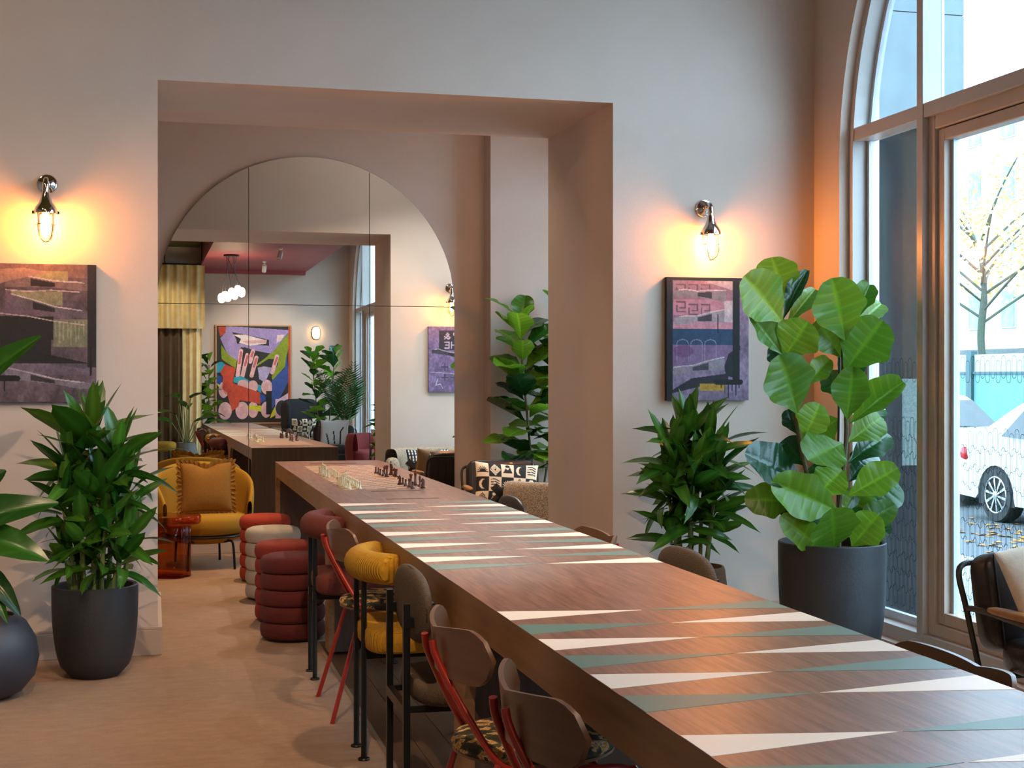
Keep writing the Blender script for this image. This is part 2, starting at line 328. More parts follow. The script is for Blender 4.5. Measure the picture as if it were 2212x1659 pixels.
def pat(W,x,y0,y1,zb):
    mb=MB(); w,h,g,t=.033,.105,.012,.0022; pitch=w+.008
    rows=[zb+.05+k*(h*.82) for k in range(11)]+[1.34]
    for ri,z in enumerate(rows):
        y=y0+.01+(pitch/2 if ri%2 else 0)
        while y+w<y1:
            n=6; r=w/2; C=[(r*math.cos(PI*k/n),h/2-r+r*math.sin(PI*k/n)) for k in range(n+1)]; C+=[(-a,-b) for a,b in C]
            i=[(a*(1-t/r),b*(1-t/(h/2))) for a,b in C]; m=len(C); cy=y+w/2; cz=z+h/2+(.02 if int(y/pitch)%2 else 0)
            vs=[(x,cy+a,cz+b) for a,b in C]+[(x,cy+a,cz+b) for a,b in i]
            mb.add(vs,[(k,(k+1)%m,m+(k+1)%m,m+k) for k in range(m)]); y+=pitch
    part('capsule_pattern',mb,mat('black_vinyl','15191b',.5,col2='1a1d20',nscale=9),W,kind='stuff',label='black outlined capsule pattern printed on the glass')
window(1,*WINS[0],.72,2.66,True); window(2,*WINS[1],0,2.66,False); window(3,*WINS[2],.72,2.66,False)
# ---------------------------------------------------------------- mirror
MIR=mat('mirror_silver','e9ebe8',.004,1,spec=.5)
yaw,tl=.006,.004
mr=thing('arched_mirror','large arched wall mirror made of six silvered panels above the yellow chair','mirror',tuple(MQ))
mr.rotation_euler=(-tl,0,yaw)
def mpanel(x0,x1,lower):
    g=.0025; Rr=1.17
    if lower: P=[(x0+g,-1.80),(x1-g,-1.80),(x1-g,-g),(x0+g,-g)]
    else:
        xs=[x0+g+(x1-x0-2*g)*k/24 for k in range(25)]
        P=[(x0+g,g),(x1-g,g)]+[(x,max(g+.001,math.sqrt(max(0,Rr*Rr-x*x)))) for x in xs[::-1]]
    part('mirror_panel',MB().extr(P,'y',0.0,.006),MIR,mr)
for a,b in ((-1.17,-.475),(-.475,.475),(.475,1.17)):
    mpanel(a,b,True); mpanel(a,b,False)
part('backing_board',MB().extr([(-1.165,-1.795),(1.165,-1.795)]+[(1.165*math.cos(PI*k/40),1.165*math.sin(PI*k/40)) for k in range(41)],'y',.007,.02),mat('mirror_backing','5c5a56',.6,col2='55534f',nscale=5),mr)
# ---------------------------------------------------------------- sconces
BULB=mat('lamp_bulb','fff0d0',.5,emit='ff9c3e',es=620)
def sconce(p,label,facing=-1):
    t=thing('wall_sconce',label,'wall lamp',p,0 if facing<0 else PI,'caged wall sconces')
    part('wall_plate',MB().lathe([(.0,0),(.046,0),(.05,.006),(.046,.012),(.036,.014),(.03,.02),(.012,.03),(.0,.03)],24),CHROME,t,True,rot=(PI/2,0,0))
    part('arm',MB().tube(cat([(0,-.02,0),(0,-.06,.012),(0,-.088,.01),(0,-.1,-.02),(0,-.1,-.06)],5),[.012]*6+[.013]*7+[.016]*8,12),CHROME,t,True)
    part('dome',MB().lathe([(.0,-.045),(.018,-.05),(.022,-.075),(.032,-.1),(.048,-.12),(.055,-.14),(.055,-.152),(.049,-.152),(.044,-.135),(.02,-.1),(0,-.09)],24,(0,-.1,0)),CHROME,t,True)
    part('glass_shade',MB().lathe([(.037,-.145),(.038,-.22),(.032,-.255),(.018,-.272),(.0,-.277)],20,(0,-.1,0)),CLEAR,t,True)
    part('bulb',MB().lathe([(.0,-.15),(.012,-.155),(.015,-.17),(.022,-.2),(.022,-.22),(.012,-.238),(0,-.242)],14,(0,-.1,0)),BULB,t,True)
    cg=MB()
    for k in range(2):
        a=k*PI/2+PI/4; pts=[(.046*math.cos(a)*c,-.1+.046*math.sin(a)*c,z) for c,z in [(1,-.15),(1,-.2),(1,-.235),(.8,-.265),(.4,-.283),(0,-.288),(-.4,-.283),(-.8,-.265),(-1,-.235),(-1,-.2),(-1,-.15)]]
        cg.tube(pts,.0028,6)
    cg.tube([(.046*math.cos(2*PI*k/20),-.1+.046*math.sin(2*PI*k/20),-.205) for k in range(20)],.0026,6,True)
    part('cage',cg,CHROME,t,True)
    for s in(-1,1): part('lug',MB().box((s*.056,-.1,-.147),(.014,.01,.014)),CHROME,t)
sconce((-.495,YF,2.30),'chrome caged wall lamp glowing above the painting left of the opening')
sconce((2.905,YF,2.285),'chrome caged wall lamp glowing above the painting beside the arched window')
sconce((2.96,YB,2.30),'chrome caged wall lamp seen at the right edge of the mirror',1)
# ---------------------------------------------------------------- paintings
def painting(label,p,W,H,img,facing=-1,name='canvas_painting',frame=None,depth=.035):
    img.a=img.a*(.72 if frame is None else .9)
    t=thing(name,label,'painting',p,0 if facing<0 else PI)
    part('canvas_body',MB().bb(-W/2,W/2,-depth+.001,0,-H/2,H/2),mat('canvas_edge','2a2629',.8,col2='332e31',nscale=20),t)
    canvas('canvas_print',img,W,H,PRINT,t,-depth)
    if frame:
        f=.022
        for n,(a,b,c,d) in enumerate(((-W/2-f,W/2+f,H/2,H/2+f),(-W/2-f,W/2+f,-H/2-f,-H/2),(-W/2-f,-W/2,-H/2,H/2),(W/2,W/2+f,-H/2,H/2))):
            part('frame_strip',MB().bb(a,b,-depth-.015,0,c,d),frame,t)
    return t
def arm(I,x0,y0,x1,y1,th,c1,c2,flip=1):
    # a painted forearm with hand, seen from the side
    L=[(x0,y0),(x0+(x1-x0)*.35,y0+(y1-y0)*.35),(x0+(x1-x0)*.7,y0+(y1-y0)*.7),(x1,y1)]
    I.poly([(x0,y0-th*.9),(L[1][0],L[1][1]-th*.75),(L[2][0],L[2][1]-th*.45),(x1-.02*flip,y1-th*.6),(x1+.06*flip,y1-th*.5),(x1+.09*flip,y1),(x1+.05*flip,y1+th*.6),(L[2][0],L[2][1]+th*.4),(L[1][0],L[1][1]+th*.65),(x0,y0+th*.9)],c1)
    I.poly([(L[1][0],L[1][1]-th*.5),(L[2][0],L[2][1]-th*.2),(L[2][0],L[2][1]+th*.3),(L[1][0],L[1][1]+th*.5)],c2)
    I.line([(x0,y0-th*.9),(L[1][0],L[1][1]-th*.75),(L[2][0],L[2][1]-th*.45),(x1,y1-th*.6),(x1+.07*flip,y1-th*.45)],.009,'e9d3d6',.8)
    for k in range(3): I.line([(x1+.05*flip,y1-th*.3+k*th*.3),(x1+.12*flip,y1-th*.2+k*th*.3)],.018,c1)
def paint_right():
    I=Img(150,210,'8d7a94'); I.noise(.5,3,5)
    I.rect(.08,.03,.80,.42,'9a7686'); I.rect(.08,.18,.8,.31,'c58896'); I.rect(.08,.36,.8,.43,'d391a0')
    for (x,y) in ((.12,.06),(.27,.06),(.42,.06),(.12,.2),(.27,.22),(.42,.22)):
        I.line([(x,y),(x+.1,y),(x+.1,y+.05),(x+.04,y+.05)],.018,'3b3340',.7,1.4); I.line([(x,y+.03),(x,y+.08),(x+.1,y+.08)],.018,'3b3340',.7,1.4)
    I.rect(.06,.42,.80,.55,'24486a'); I.rect(.06,.55,.8,.72,'8a6d93')
    for k in range(3):
        x=.12+.17*k; I.line([(x,.68),(x,.54)]+[(x+.07-.07*math.cos(a),.54-.035*math.sin(a)) for a in (0,.5,1,1.57,2.1,2.6,3.14)]+[(x+.14,.68)],.008,'b9a9c9',.6)
    I.ell(.2,.6,.12,.05,'74386e',.6)
    arm(I,.72,.15,.22,.13,.055,'8f8389','3a3338',-1); arm(I,.72,.31,.22,.35,.06,'a89ba0','453c42',-1); I.rect(.7,.19,.8,.36,'d9cfcf',.8)
    arm(I,.7,.70,.15,.76,.06,'9a8f9b','4a4350',-1); I.poly([(.75,.78),(.3,.82),(.1,.9),(0,.95),(.2,.92),(.45,.88),(.75,.84)],'262533')
    I.poly([(.75,.62),(.7,.72),(.72,.8),(.85,.82),(.9,.55)],'20222b')
    I.rect(.4,.865,.7,.92,'c79a2e'); I.poly([(.45,.03),(.8,.1),(.9,.02)],'bda9ae')
    I.rect(.80,.0,.89,.86,'121319'); I.rect(0,0,.07,1,'17171d'); I.rect(0,0,1,.025,'17171d'); I.line([(.6,.85),(.9,.85)],.06,'0e0f14',1,1.4)
    for k in range(6): x=.66+.045*k; I.line([(x,.86),(x,.9+.02*(k*7%5))],.012,'101117',1,1.4)
    I.line([(.62,.3),(.62,.45)],.01,'15151b'); I.noise(.35,9,20); return I
def paint_left():
    I=Img(150,210,'6d5a63'); I.noise(.6,5,6)
    I.rect(.15,0,.9,.1,'8d6a67'); I.rect(.45,.05,.75,.13,'b7a878',.8); I.rect(.2,.2,.6,.36,'7a5f6e'); I.rect(.25,.2,.7,.3,'a9a577',.7)
    arm(I,.2,.12,.82,.16,.055,'8a6f70','2d2428'); I.poly([(.0,.05),(.35,.03),(.6,.06),(.25,.12),(.1,.16)],'b88d7f')
    arm(I,.25,.27,.80,.36,.055,'6f6269','2b2428'); I.rect(.13,.38,.62,.55,'241f20'); I.rect(.62,.4,.93,.6,'8f9070',.8)
    for k in range(8): x=.64+.035*k; I.line([(x,.42),(x+.01*math.sin(k*3),.52+.01*(k*5%7))],.012,'b5b38d',.6)
    I.rect(.15,.55,.6,.72,'221c20'); I.poly([(.3,.6),(.6,.66),(.95,.72),(.9,.76),(.5,.71),(.3,.7)],'1d181c')
    arm(I,.2,.79,.82,.88,.045,'8c7f8b','3a3238'); I.rect(.1,.72,.95,.8,'84748a',.45)
    I.rect(.05,0,.14,.85,'121014'); I.line([(.05,.83),(.3,.83)],.06,'0e0d10',1,1.4); I.rect(.92,.0,1,.75,'161416',.9)
    for k in range(4): x=.04+.05*k; I.line([(x,.85),(x,.92+.03*(k%3))],.012,'100f12',1,1.4)
    I.line([(.95,.6),(.95,.8)],.02,'131214'); I.line([(.2,.19),(.4,.2),(.6,.19),(.85,.2)],.008,'e9c9c6',.8); I.line([(.15,.36),(.4,.38),(.6,.41),(.9,.44)],.008,'e9c9c6',.8)
    I.noise(.4,11,22); return I
def paint_mir():
    I=Img(120,160,'86709a'); I.noise(.5,8,6); I.rect(.06,.06,.78,.36,'3c3440')
    T=lambda x,y,w,h,S: [I.line([(x+p*w,y+q*h) for p,q in st],.026,'c7b3c9',1,1.3) for st in S]
    LT=[[(0,0),(1,0)],[(.5,0),(.5,1)]]; LH=[[(0,0),(0,1)],[(1,0),(1,1)],[(0,.5),(1,.5)]]; LE=[[(1,0),(0,0),(0,1),(1,1)],[(0,.5),(.8,.5)]]
    T(.34,.1,.1,.09,LT); T(.47,.1,.02,.03,[[(0,0),(0,1)]]); T(.55,.1,.11,.09,[[(1,1),(.2,.25),(.5,0),(.7,.25),(0,.75),(.3,1),(1,.6)]])
    T(.28,.24,.1,.09,LT); T(.43,.24,.09,.09,LH); T(.57,.24,.09,.09,LE)
    arm(I,.1,.5,.8,.38,.06,'4a4450','2a2630')
    for y in (.62,.78):
        for x in (.2,.4,.6): I.line([(x,y),(x+.12,y)],.03,'443c52',.8,1.3); I.line([(x+.06,y-.05),(x+.06,y+.05)],.03,'443c52',.8,1.3)
    I.line([(.1,.85),(.5,.72),(.95,.7)],.012,'d8c9dc',.7); I.line([(.8,.8),(.85,.9),(.75,.88),(.7,.95)],.012,'e8dff0',.9); I.noise(.4,2,20); return I
painting('dark mauve painting of outstretched arms hung left of the opening',(-.267-.26,YF,1.58),.52,.665,paint_left())
painting('mauve and blue painting of tattooed arms hung beside the fiddle leaf fig',(2.915,YF,1.575),.474,.665,paint_right())
painting('lilac painting with grey lettering seen at the right edge of the mirror',(2.98,YB,1.58),.5,.66,paint_mir(),1)
def paint_big():
    I=Img(230,300,'2f2c2b')
    P=lambda *q: [((q[i]-80)/1060,(q[i+1]-110)/1440) for i in range(0,len(q),2)]
    I.poly(P(100,120,215,120,205,210,130,270),'c8472f'); I.poly(P(215,110,1140,165,870,520,560,460,430,420,370,640,230,520,130,290,205,210),'a98fc0')
    I.poly(P(145,390,240,530,370,620,350,740,200,640,150,600),'8f9a1e'); I.poly(P(1140,180,1130,350,1060,720,880,920,870,860,960,680,960,600,820,600,640,720,630,660,880,500),'8f9a1e')
    I.poly(P(300,200,560,250,830,310,830,400,370,370,360,300),'2b2622'); I.poly(P(320,240,500,240,800,320,790,370,560,400,400,360,430,300),'f3d9d3'); I.poly(P(440,330,800,310,790,360,500,370),'e3a9a6')
    I.poly(P(950,240,1060,230,1010,320,960,350,990,290,940,370),'f0c9c4'); I.poly(P(470,420,830,540,760,600,640,690,560,560,430,700,420,640),'2b2a25')
    for x,y,x2,y2 in ((430,480,380,850),(520,540,450,850),(600,480,560,640),(650,580,580,850),(950,560,880,800)): I.line([((x-80)/1060,(y-110)/1440),((x2-80)/1060,(y2-110)/1440)],.055,'eeb6b4',1,1.36); I.line([((x-80)/1060,(y-90)/1440),((x+x2-160)/2120,(y+y2-220)/2880)],.03,'c4364a',.8,1.36)
    I.poly(P(80,650,150,640,210,690,130,800,80,810),'35a0b8'); I.poly(P(75,830,160,870,160,1000,80,960),'2f4b9b'); I.poly(P(330,870,440,860,560,930,720,1000,720,1110,560,1000,320,950),'35a0b8')
    I.poly(P(150,1000,75,960,110,1020),'c9d84a')
    for x,y,a,b in ((180,1060,70,120),(460,1000,85,90),(600,1010,70,90),(800,1020,80,110),(200,1375,95,130),(445,1370,95,130),(600,1360,75,120),(790,1360,75,120)): I.ell((x-80)/1060,(y-110)/1440,a/1060,b/1440,'eab4b2'); I.ell((x-90)/1060,(y-100)/1440,a*.5/1060,b*.55/1440,'e39d9f',.5)
    I.poly(P(200,680,350,740,310,960,700,1100,710,1280,560,1240,410,1220,390,1310,300,1380,250,1200,230,1100,160,1050,170,870,130,800),'cf4a2d'); I.ell(.145,.64,.06,.07,'b93d27',.6)
    I.poly(P(670,730,760,710,870,730,820,850,770,950,690,900),'b9a6c9'); I.poly(P(700,1110,780,1160,780,1220,710,1260),'2f4b9b'); I.poly(P(530,1290,720,1300,720,1390,540,1350),'d9cf2a')
    I.poly(P(1090,530,1130,900,1000,1170,880,1340,870,930,1060,730),'3a5296'); I.rect((790-80)/1060,(1080-110)/1440,(865-80)/1060,(1430-110)/1440,'15151d'); I.poly(P(860,1430,920,1310,930,1440,850,1490),'d9cf2a')
    I.rect((925-80)/1060,(1200-110)/1440,(1110-80)/1060,(1490-110)/1440,'e3b3c4'); I.poly(P(960,1210,1110,1110,1110,1250),'e7bcc9'); I.ell((1020-80)/1060,(1340-110)/1440,90/1060,120/1440,'33333a'); I.rect(.985,0,1,1,'e8583c'); I.rect(.975,.0,.99,1,'e8583c')
    I.noise(.25,4,30); return I
a=ry(468,704,YR+.05); b=ry(627,912,YR+.05); BW,BH=abs(b.x-a.x),abs(a.z-b.z)
bigI=paint_big(); bigI.a=bigI.a[:,::-1]  # built facing +y, so its left is world +x: flipped to read as in the mirror
painting('large framed abstract collage in lilac orange and green seen in the mirror',((a.x+b.x)/2,YR,(a.z+b.z)/2),BW,BH,bigI,1,'framed_artwork',mat('light_oak_frame','c79a6a',.5,col2='b98b5c',nscale=6),depth=.04)
# ---------------------------------------------------------------- long games table
TX0,TX1,TY0,TY1,TZ=.838,1.578,.85,10.05,.774
tb=thing('games_table','long brown wooden games table inlaid with backgammon points and a chessboard','table',((TX0+TX1)/2,(TY0+TY1)/2,0))
tx=lambda x: x-(TX0+TX1)/2
ty=lambda y: y-(TY0+TY1)/2
SEAMS=[TY1,7.46,4.33,1.2,TY0]
for a,b in zip(SEAMS[:-1],SEAMS[1:]):
    part('top_board',MB().bb(tx(TX0),tx(TX1),ty(b)+.0008,ty(a)-.0008,TZ-.003,TZ).bb(tx(TX0)+.031,tx(TX1)-.031,ty(b)+(.125 if b==TY0 else .0008),ty(a)-(.052 if a==TY1 else .0008),TZ-.03,TZ-.003),WOOD,tb)
# side skirts with rounded openings
LEGS=[(TY1-.05,TY1),(6.93,7.06),(3.82,3.95),(TY0,TY0+.12)]
def skirt(x0,x1):
    for (l1,l0) in zip(LEGS[1:],LEGS[:-1]):
        a,b=l1[1],l0[0]; zb=.672; far=(l0 is LEGS[0]); r1,r2=(.28,.09 if far else .25)
        mid=.67
        P=[(ty(l1[0]) if l1 is LEGS[-1] else ty(a)-.0,0.012)]
        A0=l1[0] if l1 is not LEGS[-1] else a
        P=[(ty(A0),.012),(ty(A0),TZ-.0032),(ty(b),TZ-.0032),(ty(b),.012),(ty(b)-.004,.012)]
        P+=[(ty(b)-.004-r2*(1-math.cos(k*PI/16)),zb-r2+r2*math.sin(k*PI/16)) for k in range(9)]
        P+=[(ty(a)+.004+r1*(1-math.cos(k*PI/16)),zb-r1+r1*math.sin(k*PI/16)) for k in range(8,-1,-1)]
        P+=[(ty(a)+.004,.012)]
        part('side_skirt',MB().extr(P,'x',x0,x1),WOODS,tb)
skirt(tx(TX0),tx(TX0)+.03); skirt(tx(TX1)-.03,tx(TX1))
for a,b in LEGS:
    part('leg_panel',MB().bb(tx(TX0)+(0 if (a,b) in (LEGS[0],LEGS[-1]) else .03),tx(TX1)-(0 if (a,b) in (LEGS[0],LEGS[-1]) else .03),ty(a)+.002,ty(b)-.002,.012,TZ-.0032 if (a,b) in (LEGS[0],LEGS[-1]) else TZ-.03),WOODV,tb,bevel=.0015,seg=1)
    for x in (TX0+.06,TX1-.06):
        part('glide',MB().lathe([(.016,0),(.018,.006),(.012,.013)],12,(tx(x),ty((a+b)/2),0)),BLACK,tb,True)
# backgammon points: thin flush inlays
def points(y0,side,first):
    for half in (0,1):
        for i in range(6):
            yc=y0-half*1.267-.194*i; w=.066; k=(i+first)%2
            if yc-w<TY0: continue
            xb=TX0+.001 if side<0 else TX1-.001; xt=1.2 if side<0 else 1.207
            part('backgammon_point',MB().extr([(tx(xb),ty(yc+w)),(tx(xb),ty(yc-w)),(tx(xt),ty(yc))],'z',TZ-.002,TZ+.0006),CREAM if k==0 else SAGE,tb)
for y0 in (6.527,3.37): points(y0,-1,0); points(y0,1,1)
ch=MB(); sq=.0575
for i in range(8):
    for j in range(36):
        if (i+j)%2==0: x=.98+i*sq; y=7.40+j*sq; ch.bb(tx(x),tx(x+sq),ty(y),ty(y+sq),TZ-.002,TZ+.0006)
part('chessboard_inlay',ch,CHESSL,tb,label='pale checkered chessboard inlay')
DARKL=mat('groove_dark','2a1b14',.7,col2='33221a',nscale=9)
def groove(pts,w,cl=False): part('groove_line',MB().tube([(tx(x),ty(y),TZ-.001) for x,y in pts],w,4,cl),DARKL,tb)
groove([(1.03,7.22),(1.03,6.86),(1.04,6.80),(1.07,6.765),(1.36,6.765),(1.42,6.765)],.0016)
part('hand_slot',MB().bb(tx(1.10),tx(1.36),ty(6.762),ty(6.79),TZ-.01,TZ+.0006),DARKL,tb)
part('hand_slot',MB().bb(tx(1.10),tx(1.36),ty(7.25),ty(7.275),TZ-.01,TZ+.0006),DARKL,tb)
part('hand_slot',MB().bb(tx(1.05),tx(1.37),ty(9.70),ty(9.74),TZ-.01,TZ+.0006),DARKL,tb)
# ---------------------------------------------------------------- chess pieces
IVO=mat('ivory_pieces','d9cfae',.3,col2='c9bb93',nscale=40,coat=.3); MAH=mat('mahogany_pieces','5a2c18',.3,col2='431f10',nscale=40,coat=.3)
PROF={'pawn':[(.0,0),(.0115,0),(.0115,.004),(.009,.007),(.006,.012),(.0045,.024),(.007,.026),(.004,.028),(.0065,.033),(.006,.038),(0,.041)],
'rook':[(0,0),(.0135,0),(.0135,.005),(.010,.009),(.0075,.015),(.007,.034),(.0095,.037),(.0095,.047),(.006,.047),(.006,.043),(0,.043)],
'bishop':[(0,0),(.013,0),(.013,.005),(.009,.01),(.0055,.018),(.0045,.036),(.008,.038),(.005,.041),(.0075,.048),(.005,.056),(.002,.06),(.0025,.062),(0,.064)],
'queen':[(0,0),(.0145,0),(.0145,.006),(.010,.011),(.006,.02),(.005,.046),(.009,.048),(.006,.051),(.0095,.064),(.008,.064),(.004,.067),(.003,.071),(0,.072)],
'king':[(0,0),(.015,0),(.015,.006),(.0105,.011),(.0065,.02),(.0055,.05),(.0095,.052),(.0065,.055),(.0085,.067),(.004,.071),(.002,.072),(0,.0725)]}
CH={}
def chess(kind,col,u,v,label):
    key=(kind,col)
    if key not in CH:
        if kind=='knight':
            mb=MB().lathe([(0,0),(.0135,0),(.0135,.005),(.010,.009),(.008,.012),(.0,.013)],14)
            mb.extr([(-.007,.011),(.007,.011),(.0075,.02),(.004,.028),(.010,.034),(.0125,.031),(.014,.036),(.009,.045),(.002,.053),(0,.05),(-.006,.045),(-.0085,.034),(-.008,.02)],'y',-.0045,.0045)
        else:
            mb=MB().lathe(PROF[kind],14)
            if kind=='king': mb.box((0,0,.079),(.003,.003,.014)).box((0,0,.080),(.010,.003,.003))
            if kind=='queen':
                for q in range(8): mb.box((.0085*math.cos(q*PI/4),.0085*math.sin(q*PI/4),.066),(.003,.003,.005))
        CH[key]=mb.mesh('chess_'+kind,True)
    p=pz(u,v,TZ); o=link('chess_'+kind,CH[key],IVO if col=='w' else MAH,None,(p.x,p.y,TZ+.0008),(0,0,R.uniform(-.4,.4)+(0 if col=='w' else PI)))
    o['label']=label; o['category']='chess piece'; o['group']='chess pieces on the games table'
def setof(lst,col,lab):
    cnt={}
    for k,x,y in lst: cnt[k]=cnt.get(k,0)+1
    seen={}
    for k,x,y in lst:
        seen[k]=seen.get(k,0)+1; n=cnt[k]; od=['first','second','third','fourth','fifth','sixth','seventh','eighth'][seen[k]-1]
        L='%s chess %s in the %s group'%('ivory' if col=='w' else 'dark brown',k,lab)
        if n>1: L='%s from left of the %ss, %s'%(od,k,L)
        chess(k,col,640+x/6.9125,985+y/6.9125,L)
setof([('rook',355,268),('knight',372,282),('king',394,292),('queen',425,306),('bishop',447,318),('rook',480,332),('pawn',512,274),('pawn',535,284),('pawn',556,296),('pawn',578,310),('pawn',600,326),('pawn',622,344)],'w','farther')
setof([('rook',628,440),('knight',655,444),('bishop',685,452),('queen',712,462),('king',738,450),('knight',742,482),('rook',790,498),('pawn',770,400),('pawn',800,412),('pawn',822,424),('pawn',848,436),('pawn',872,450),('pawn',895,464),('pawn',920,480),('pawn',952,494)],'w','nearer')
setof([('pawn',1188,260),('pawn',1225,268),('pawn',1255,288),('pawn',1298,304),('bishop',1318,296),('queen',1352,316),('king',1412,288),('bishop',1432,290),('knight',1470,306),('rook',1492,312)],'b','farther')
setof([('knight',1545,428),('pawn',1592,428),('pawn',1634,452),('rook',1692,472),('queen',1712,462),('pawn',1738,488),('king',1778,442),('bishop',1846,460),('knight',1892,480)],'b','nearer')
# ---------------------------------------------------------------- poufs
def fab(name,c,c2,sc=160,b=.5): return mat(name,c,.9,col2=c2,nscale=sc,bump=b,bscale=300,mixf=.7)
MAROON=fab('maroon_wool','642022','481618'); RED=fab('rust_red_wool','8e2c20','742418'); CORAL=fab('coral_wool','aa3a28','90301e'); STONE=fab('stone_boucle','bdb4a8','a89e92')
def pouf(x,y,m,label):
    t=thing('ribbed_pouf',label,'pouf',(x,y,0),0,'ribbed poufs along the games table'); r=.168
    part('plinth',MB().lathe([(.14,0),(.14,.014)],28),BLACK,t)
    h=.085
    for i in range(5):
        z=.012+i*h; pr=[]
        if i<4:
            for k in range(11):
                a=-PI/2+PI*k/10; pr.append((r-.022+.024*abs(math.cos(a))**.7,z+h/2+h/2*math.sin(a)*.995))
            pr=[(r-.05,z)]+pr+[(r-.05,z+h)]
        else:
            pr=[(r-.05,z)]+[(r-.022+.026*abs(math.cos(a))**.7,z+h/2+h/2*math.sin(a)) for a in [-PI/2+PI/2*k/5 for k in range(6)]]+[(r-.0,z+h*.75),(r-.012,z+h*.95),(r-.035,z+h*1.05),(r-.09,z+h*1.1),(0,z+h*1.12)]
        part('cushion_ring' if i<4 else 'seat_cushion',MB().lathe(pr,36),m,t,True,sharp=1.2)
pouf(.712,7.43,MAROON,'dark maroon ribbed pouf nearest the camera'); pouf(.725,8.02,RED,'brick red ribbed pouf behind the maroon one'); pouf(.722,8.82,STONE,'pale grey ribbed pouf'); pouf(.735,9.62,CORAL,'bright coral red ribbed pouf closest to the yellow armchair')
# ---------------------------------------------------------------- chairs at the table (local: +x towards the table, back at -x)
CAMO=mat('camouflage_cloth','5a5138',.85,col2='b59a6a',nscale=24,mixf=.12,bump=.2,bscale=200,kind='noise')
def camoize():
    nt=CAMO.node_tree; rp=[n for n in nt.nodes if n.type=='VALTORGB'][0].color_ramp; rp.interpolation='CONSTANT'
    rp.elements[0].position=0; rp.elements[0].color=lin('2c2a20')+(1,); rp.elements[1].position=.47; rp.elements[1].color=lin('4c4a30')+(1,)
    e=rp.elements.new(.53); e.color=lin('c9a878')+(1,); e=rp.elements.new(.57); e.color=lin('b9822c')+(1,); e=rp.elements.new(.61); e.color=lin('d8b9a0')+(1,); e=rp.elements.new(.65); e.color=lin('3a3524')+(1,)
camoize()
def red_chair(loc,rz,label):
    t=thing('dining_chair',label,'chair',loc,rz,'red framed plywood chairs')
    for s in(-1,1):
        part('side_tube',MB().tube(cat([(-.272,s*.05,.715),(-.262,s*.062,.67),(-.215,s*.105,.57),(-.15,s*.165,.455),(-.11,s*.185,.42),(-.03,s*.185,.408),(.12,s*.18,.408),(.19,s*.18,.40),(.22,s*.19,.36),(.245,s*.22,.0)],4),.0092,10),REDM,t,True)
        part('rear_leg',MB().tube([(-.135,s*.18,.43),(-.155,s*.19,.40),(-.27,s*.245,0)],.0092,10),REDM,t,True)
    for x in(-.1,.12): part('cross_tube',MB().tube([(x,-.182,.403),(x,.182,.403)],.009,8),REDM,t,True)
    part('seat_shell',MB().lathe([(0,.418),(.19,.418),(.207,.425),(.207,.432),(0,.432)],32),PLYW,t,True)
    part('seat',MB().lathe([(.0,.43),(.205,.43),(.21,.442),(.203,.456),(.17,.466),(0,.470)],32),CAMO,t,True,sharp=1.3)
    # curved plywood backrest
    def f(th):
        def g(a,b):
            y=(a-.5)*.52; e=abs(a-.5)*2
            hh=.138*(1-.20*(1-e)**2)*(1 if e<.75 else math.sqrt(max(0,1-((e-.75)/.25)**2))*.8+.2*(1-(e-.75)/.25)); zc=.685+.012*e
            z=zc+(b-.5)*hh
            x=-.255+.085*e**2-.10*(z-.685)+th
            return (x,y,z)
        return g
    mb=MB(); A=MB().grid(f(0),26,8); B=MB().grid(f(.011),26,8); mb.add(A.v,A.f); mb.add(B.v,[q[::-1] for q in B.f]); n=len(A.v)
    rim=[i*9 for i in range(27)]+[26*9+j for j in range(1,9)]+[i*9+8 for i in range(25,-1,-1)]+[j for j in range(7,0,-1)]
    mb.f+=[(rim[k],rim[(k+1)%len(rim)],n+rim[(k+1)%len(rim)],n+rim[k]) for k in range(len(rim))]
    part('backrest',mb,PLYW,t,True,sharp=.9)
    return t
YEL=mat('mustard_corduroy','c8961c',.9,col2='a87812',nscale=90,mixf=.7,ribs=32); MARB=fab('maroon_boucle','54201f','703228',220,.8)
def roll_chair(loc,rz,m,label):
    t=thing('bolster_chair',label,'chair',loc,rz,'bolster backed chairs')
    pts=[(-.215+.085*abs(q)**2.2,.205*q,.69) for q in [k/10-1 for k in range(21)]]
    rs=[.056]*len(pts); pts=[Vector(p) for p in pts]
    e0=pts[0]+Vector((.006,-.012,0)); e1=pts[-1]+Vector((.006,.012,0)); 
    part('bolster_back',MB().tube([e0]+pts+[e1],[.044]+rs+[.044],18),m,t,True,sharp=1.3)
    for s in(-1,1):
        part('rear_post',MB().tube([(-.215,s*.095,.006),(-.215,s*.095,.655)],.0105,10),BLACK,t,True)
        part('rear_foot',MB().lathe([(.0,0),(.021,0),(.022,.004),(.019,.008),(.0,.010)],18,(-.215,s*.095,0)),BLACK,t,True)
        part('front_leg',MB().tube([(.19,s*.19,.006),(.19,s*.19,.40)],.0105,10),BLACK,t,True)
        part('front_foot',MB().lathe([(.0,0),(.021,0),(.022,.004),(.019,.008),(.0,.010)],18,(.19,s*.19,0)),BLACK,t,True)
    part('seat_frame',MB().bb(-.225,.21,-.10,-.075,.36,.395).bb(-.225,.21,.075,.10,.36,.395).bb(.17,.2,-.2,.2,.36,.395),BLACK,t)
    part('seat',MB().sell((.0,0,.435),(.43,.44,.10),.35,28,14),m,t,True,sharp=1.3)
    return t
BOU=mat('brown_boucle','3a3028',.95,col2='62513f',nscale=260,bump=1,bscale=350,mixf=.5); LEATHB=mat('black_leather','1b1817',.42,col2='2a211c',nscale=6,bump=.25,bscale=120)
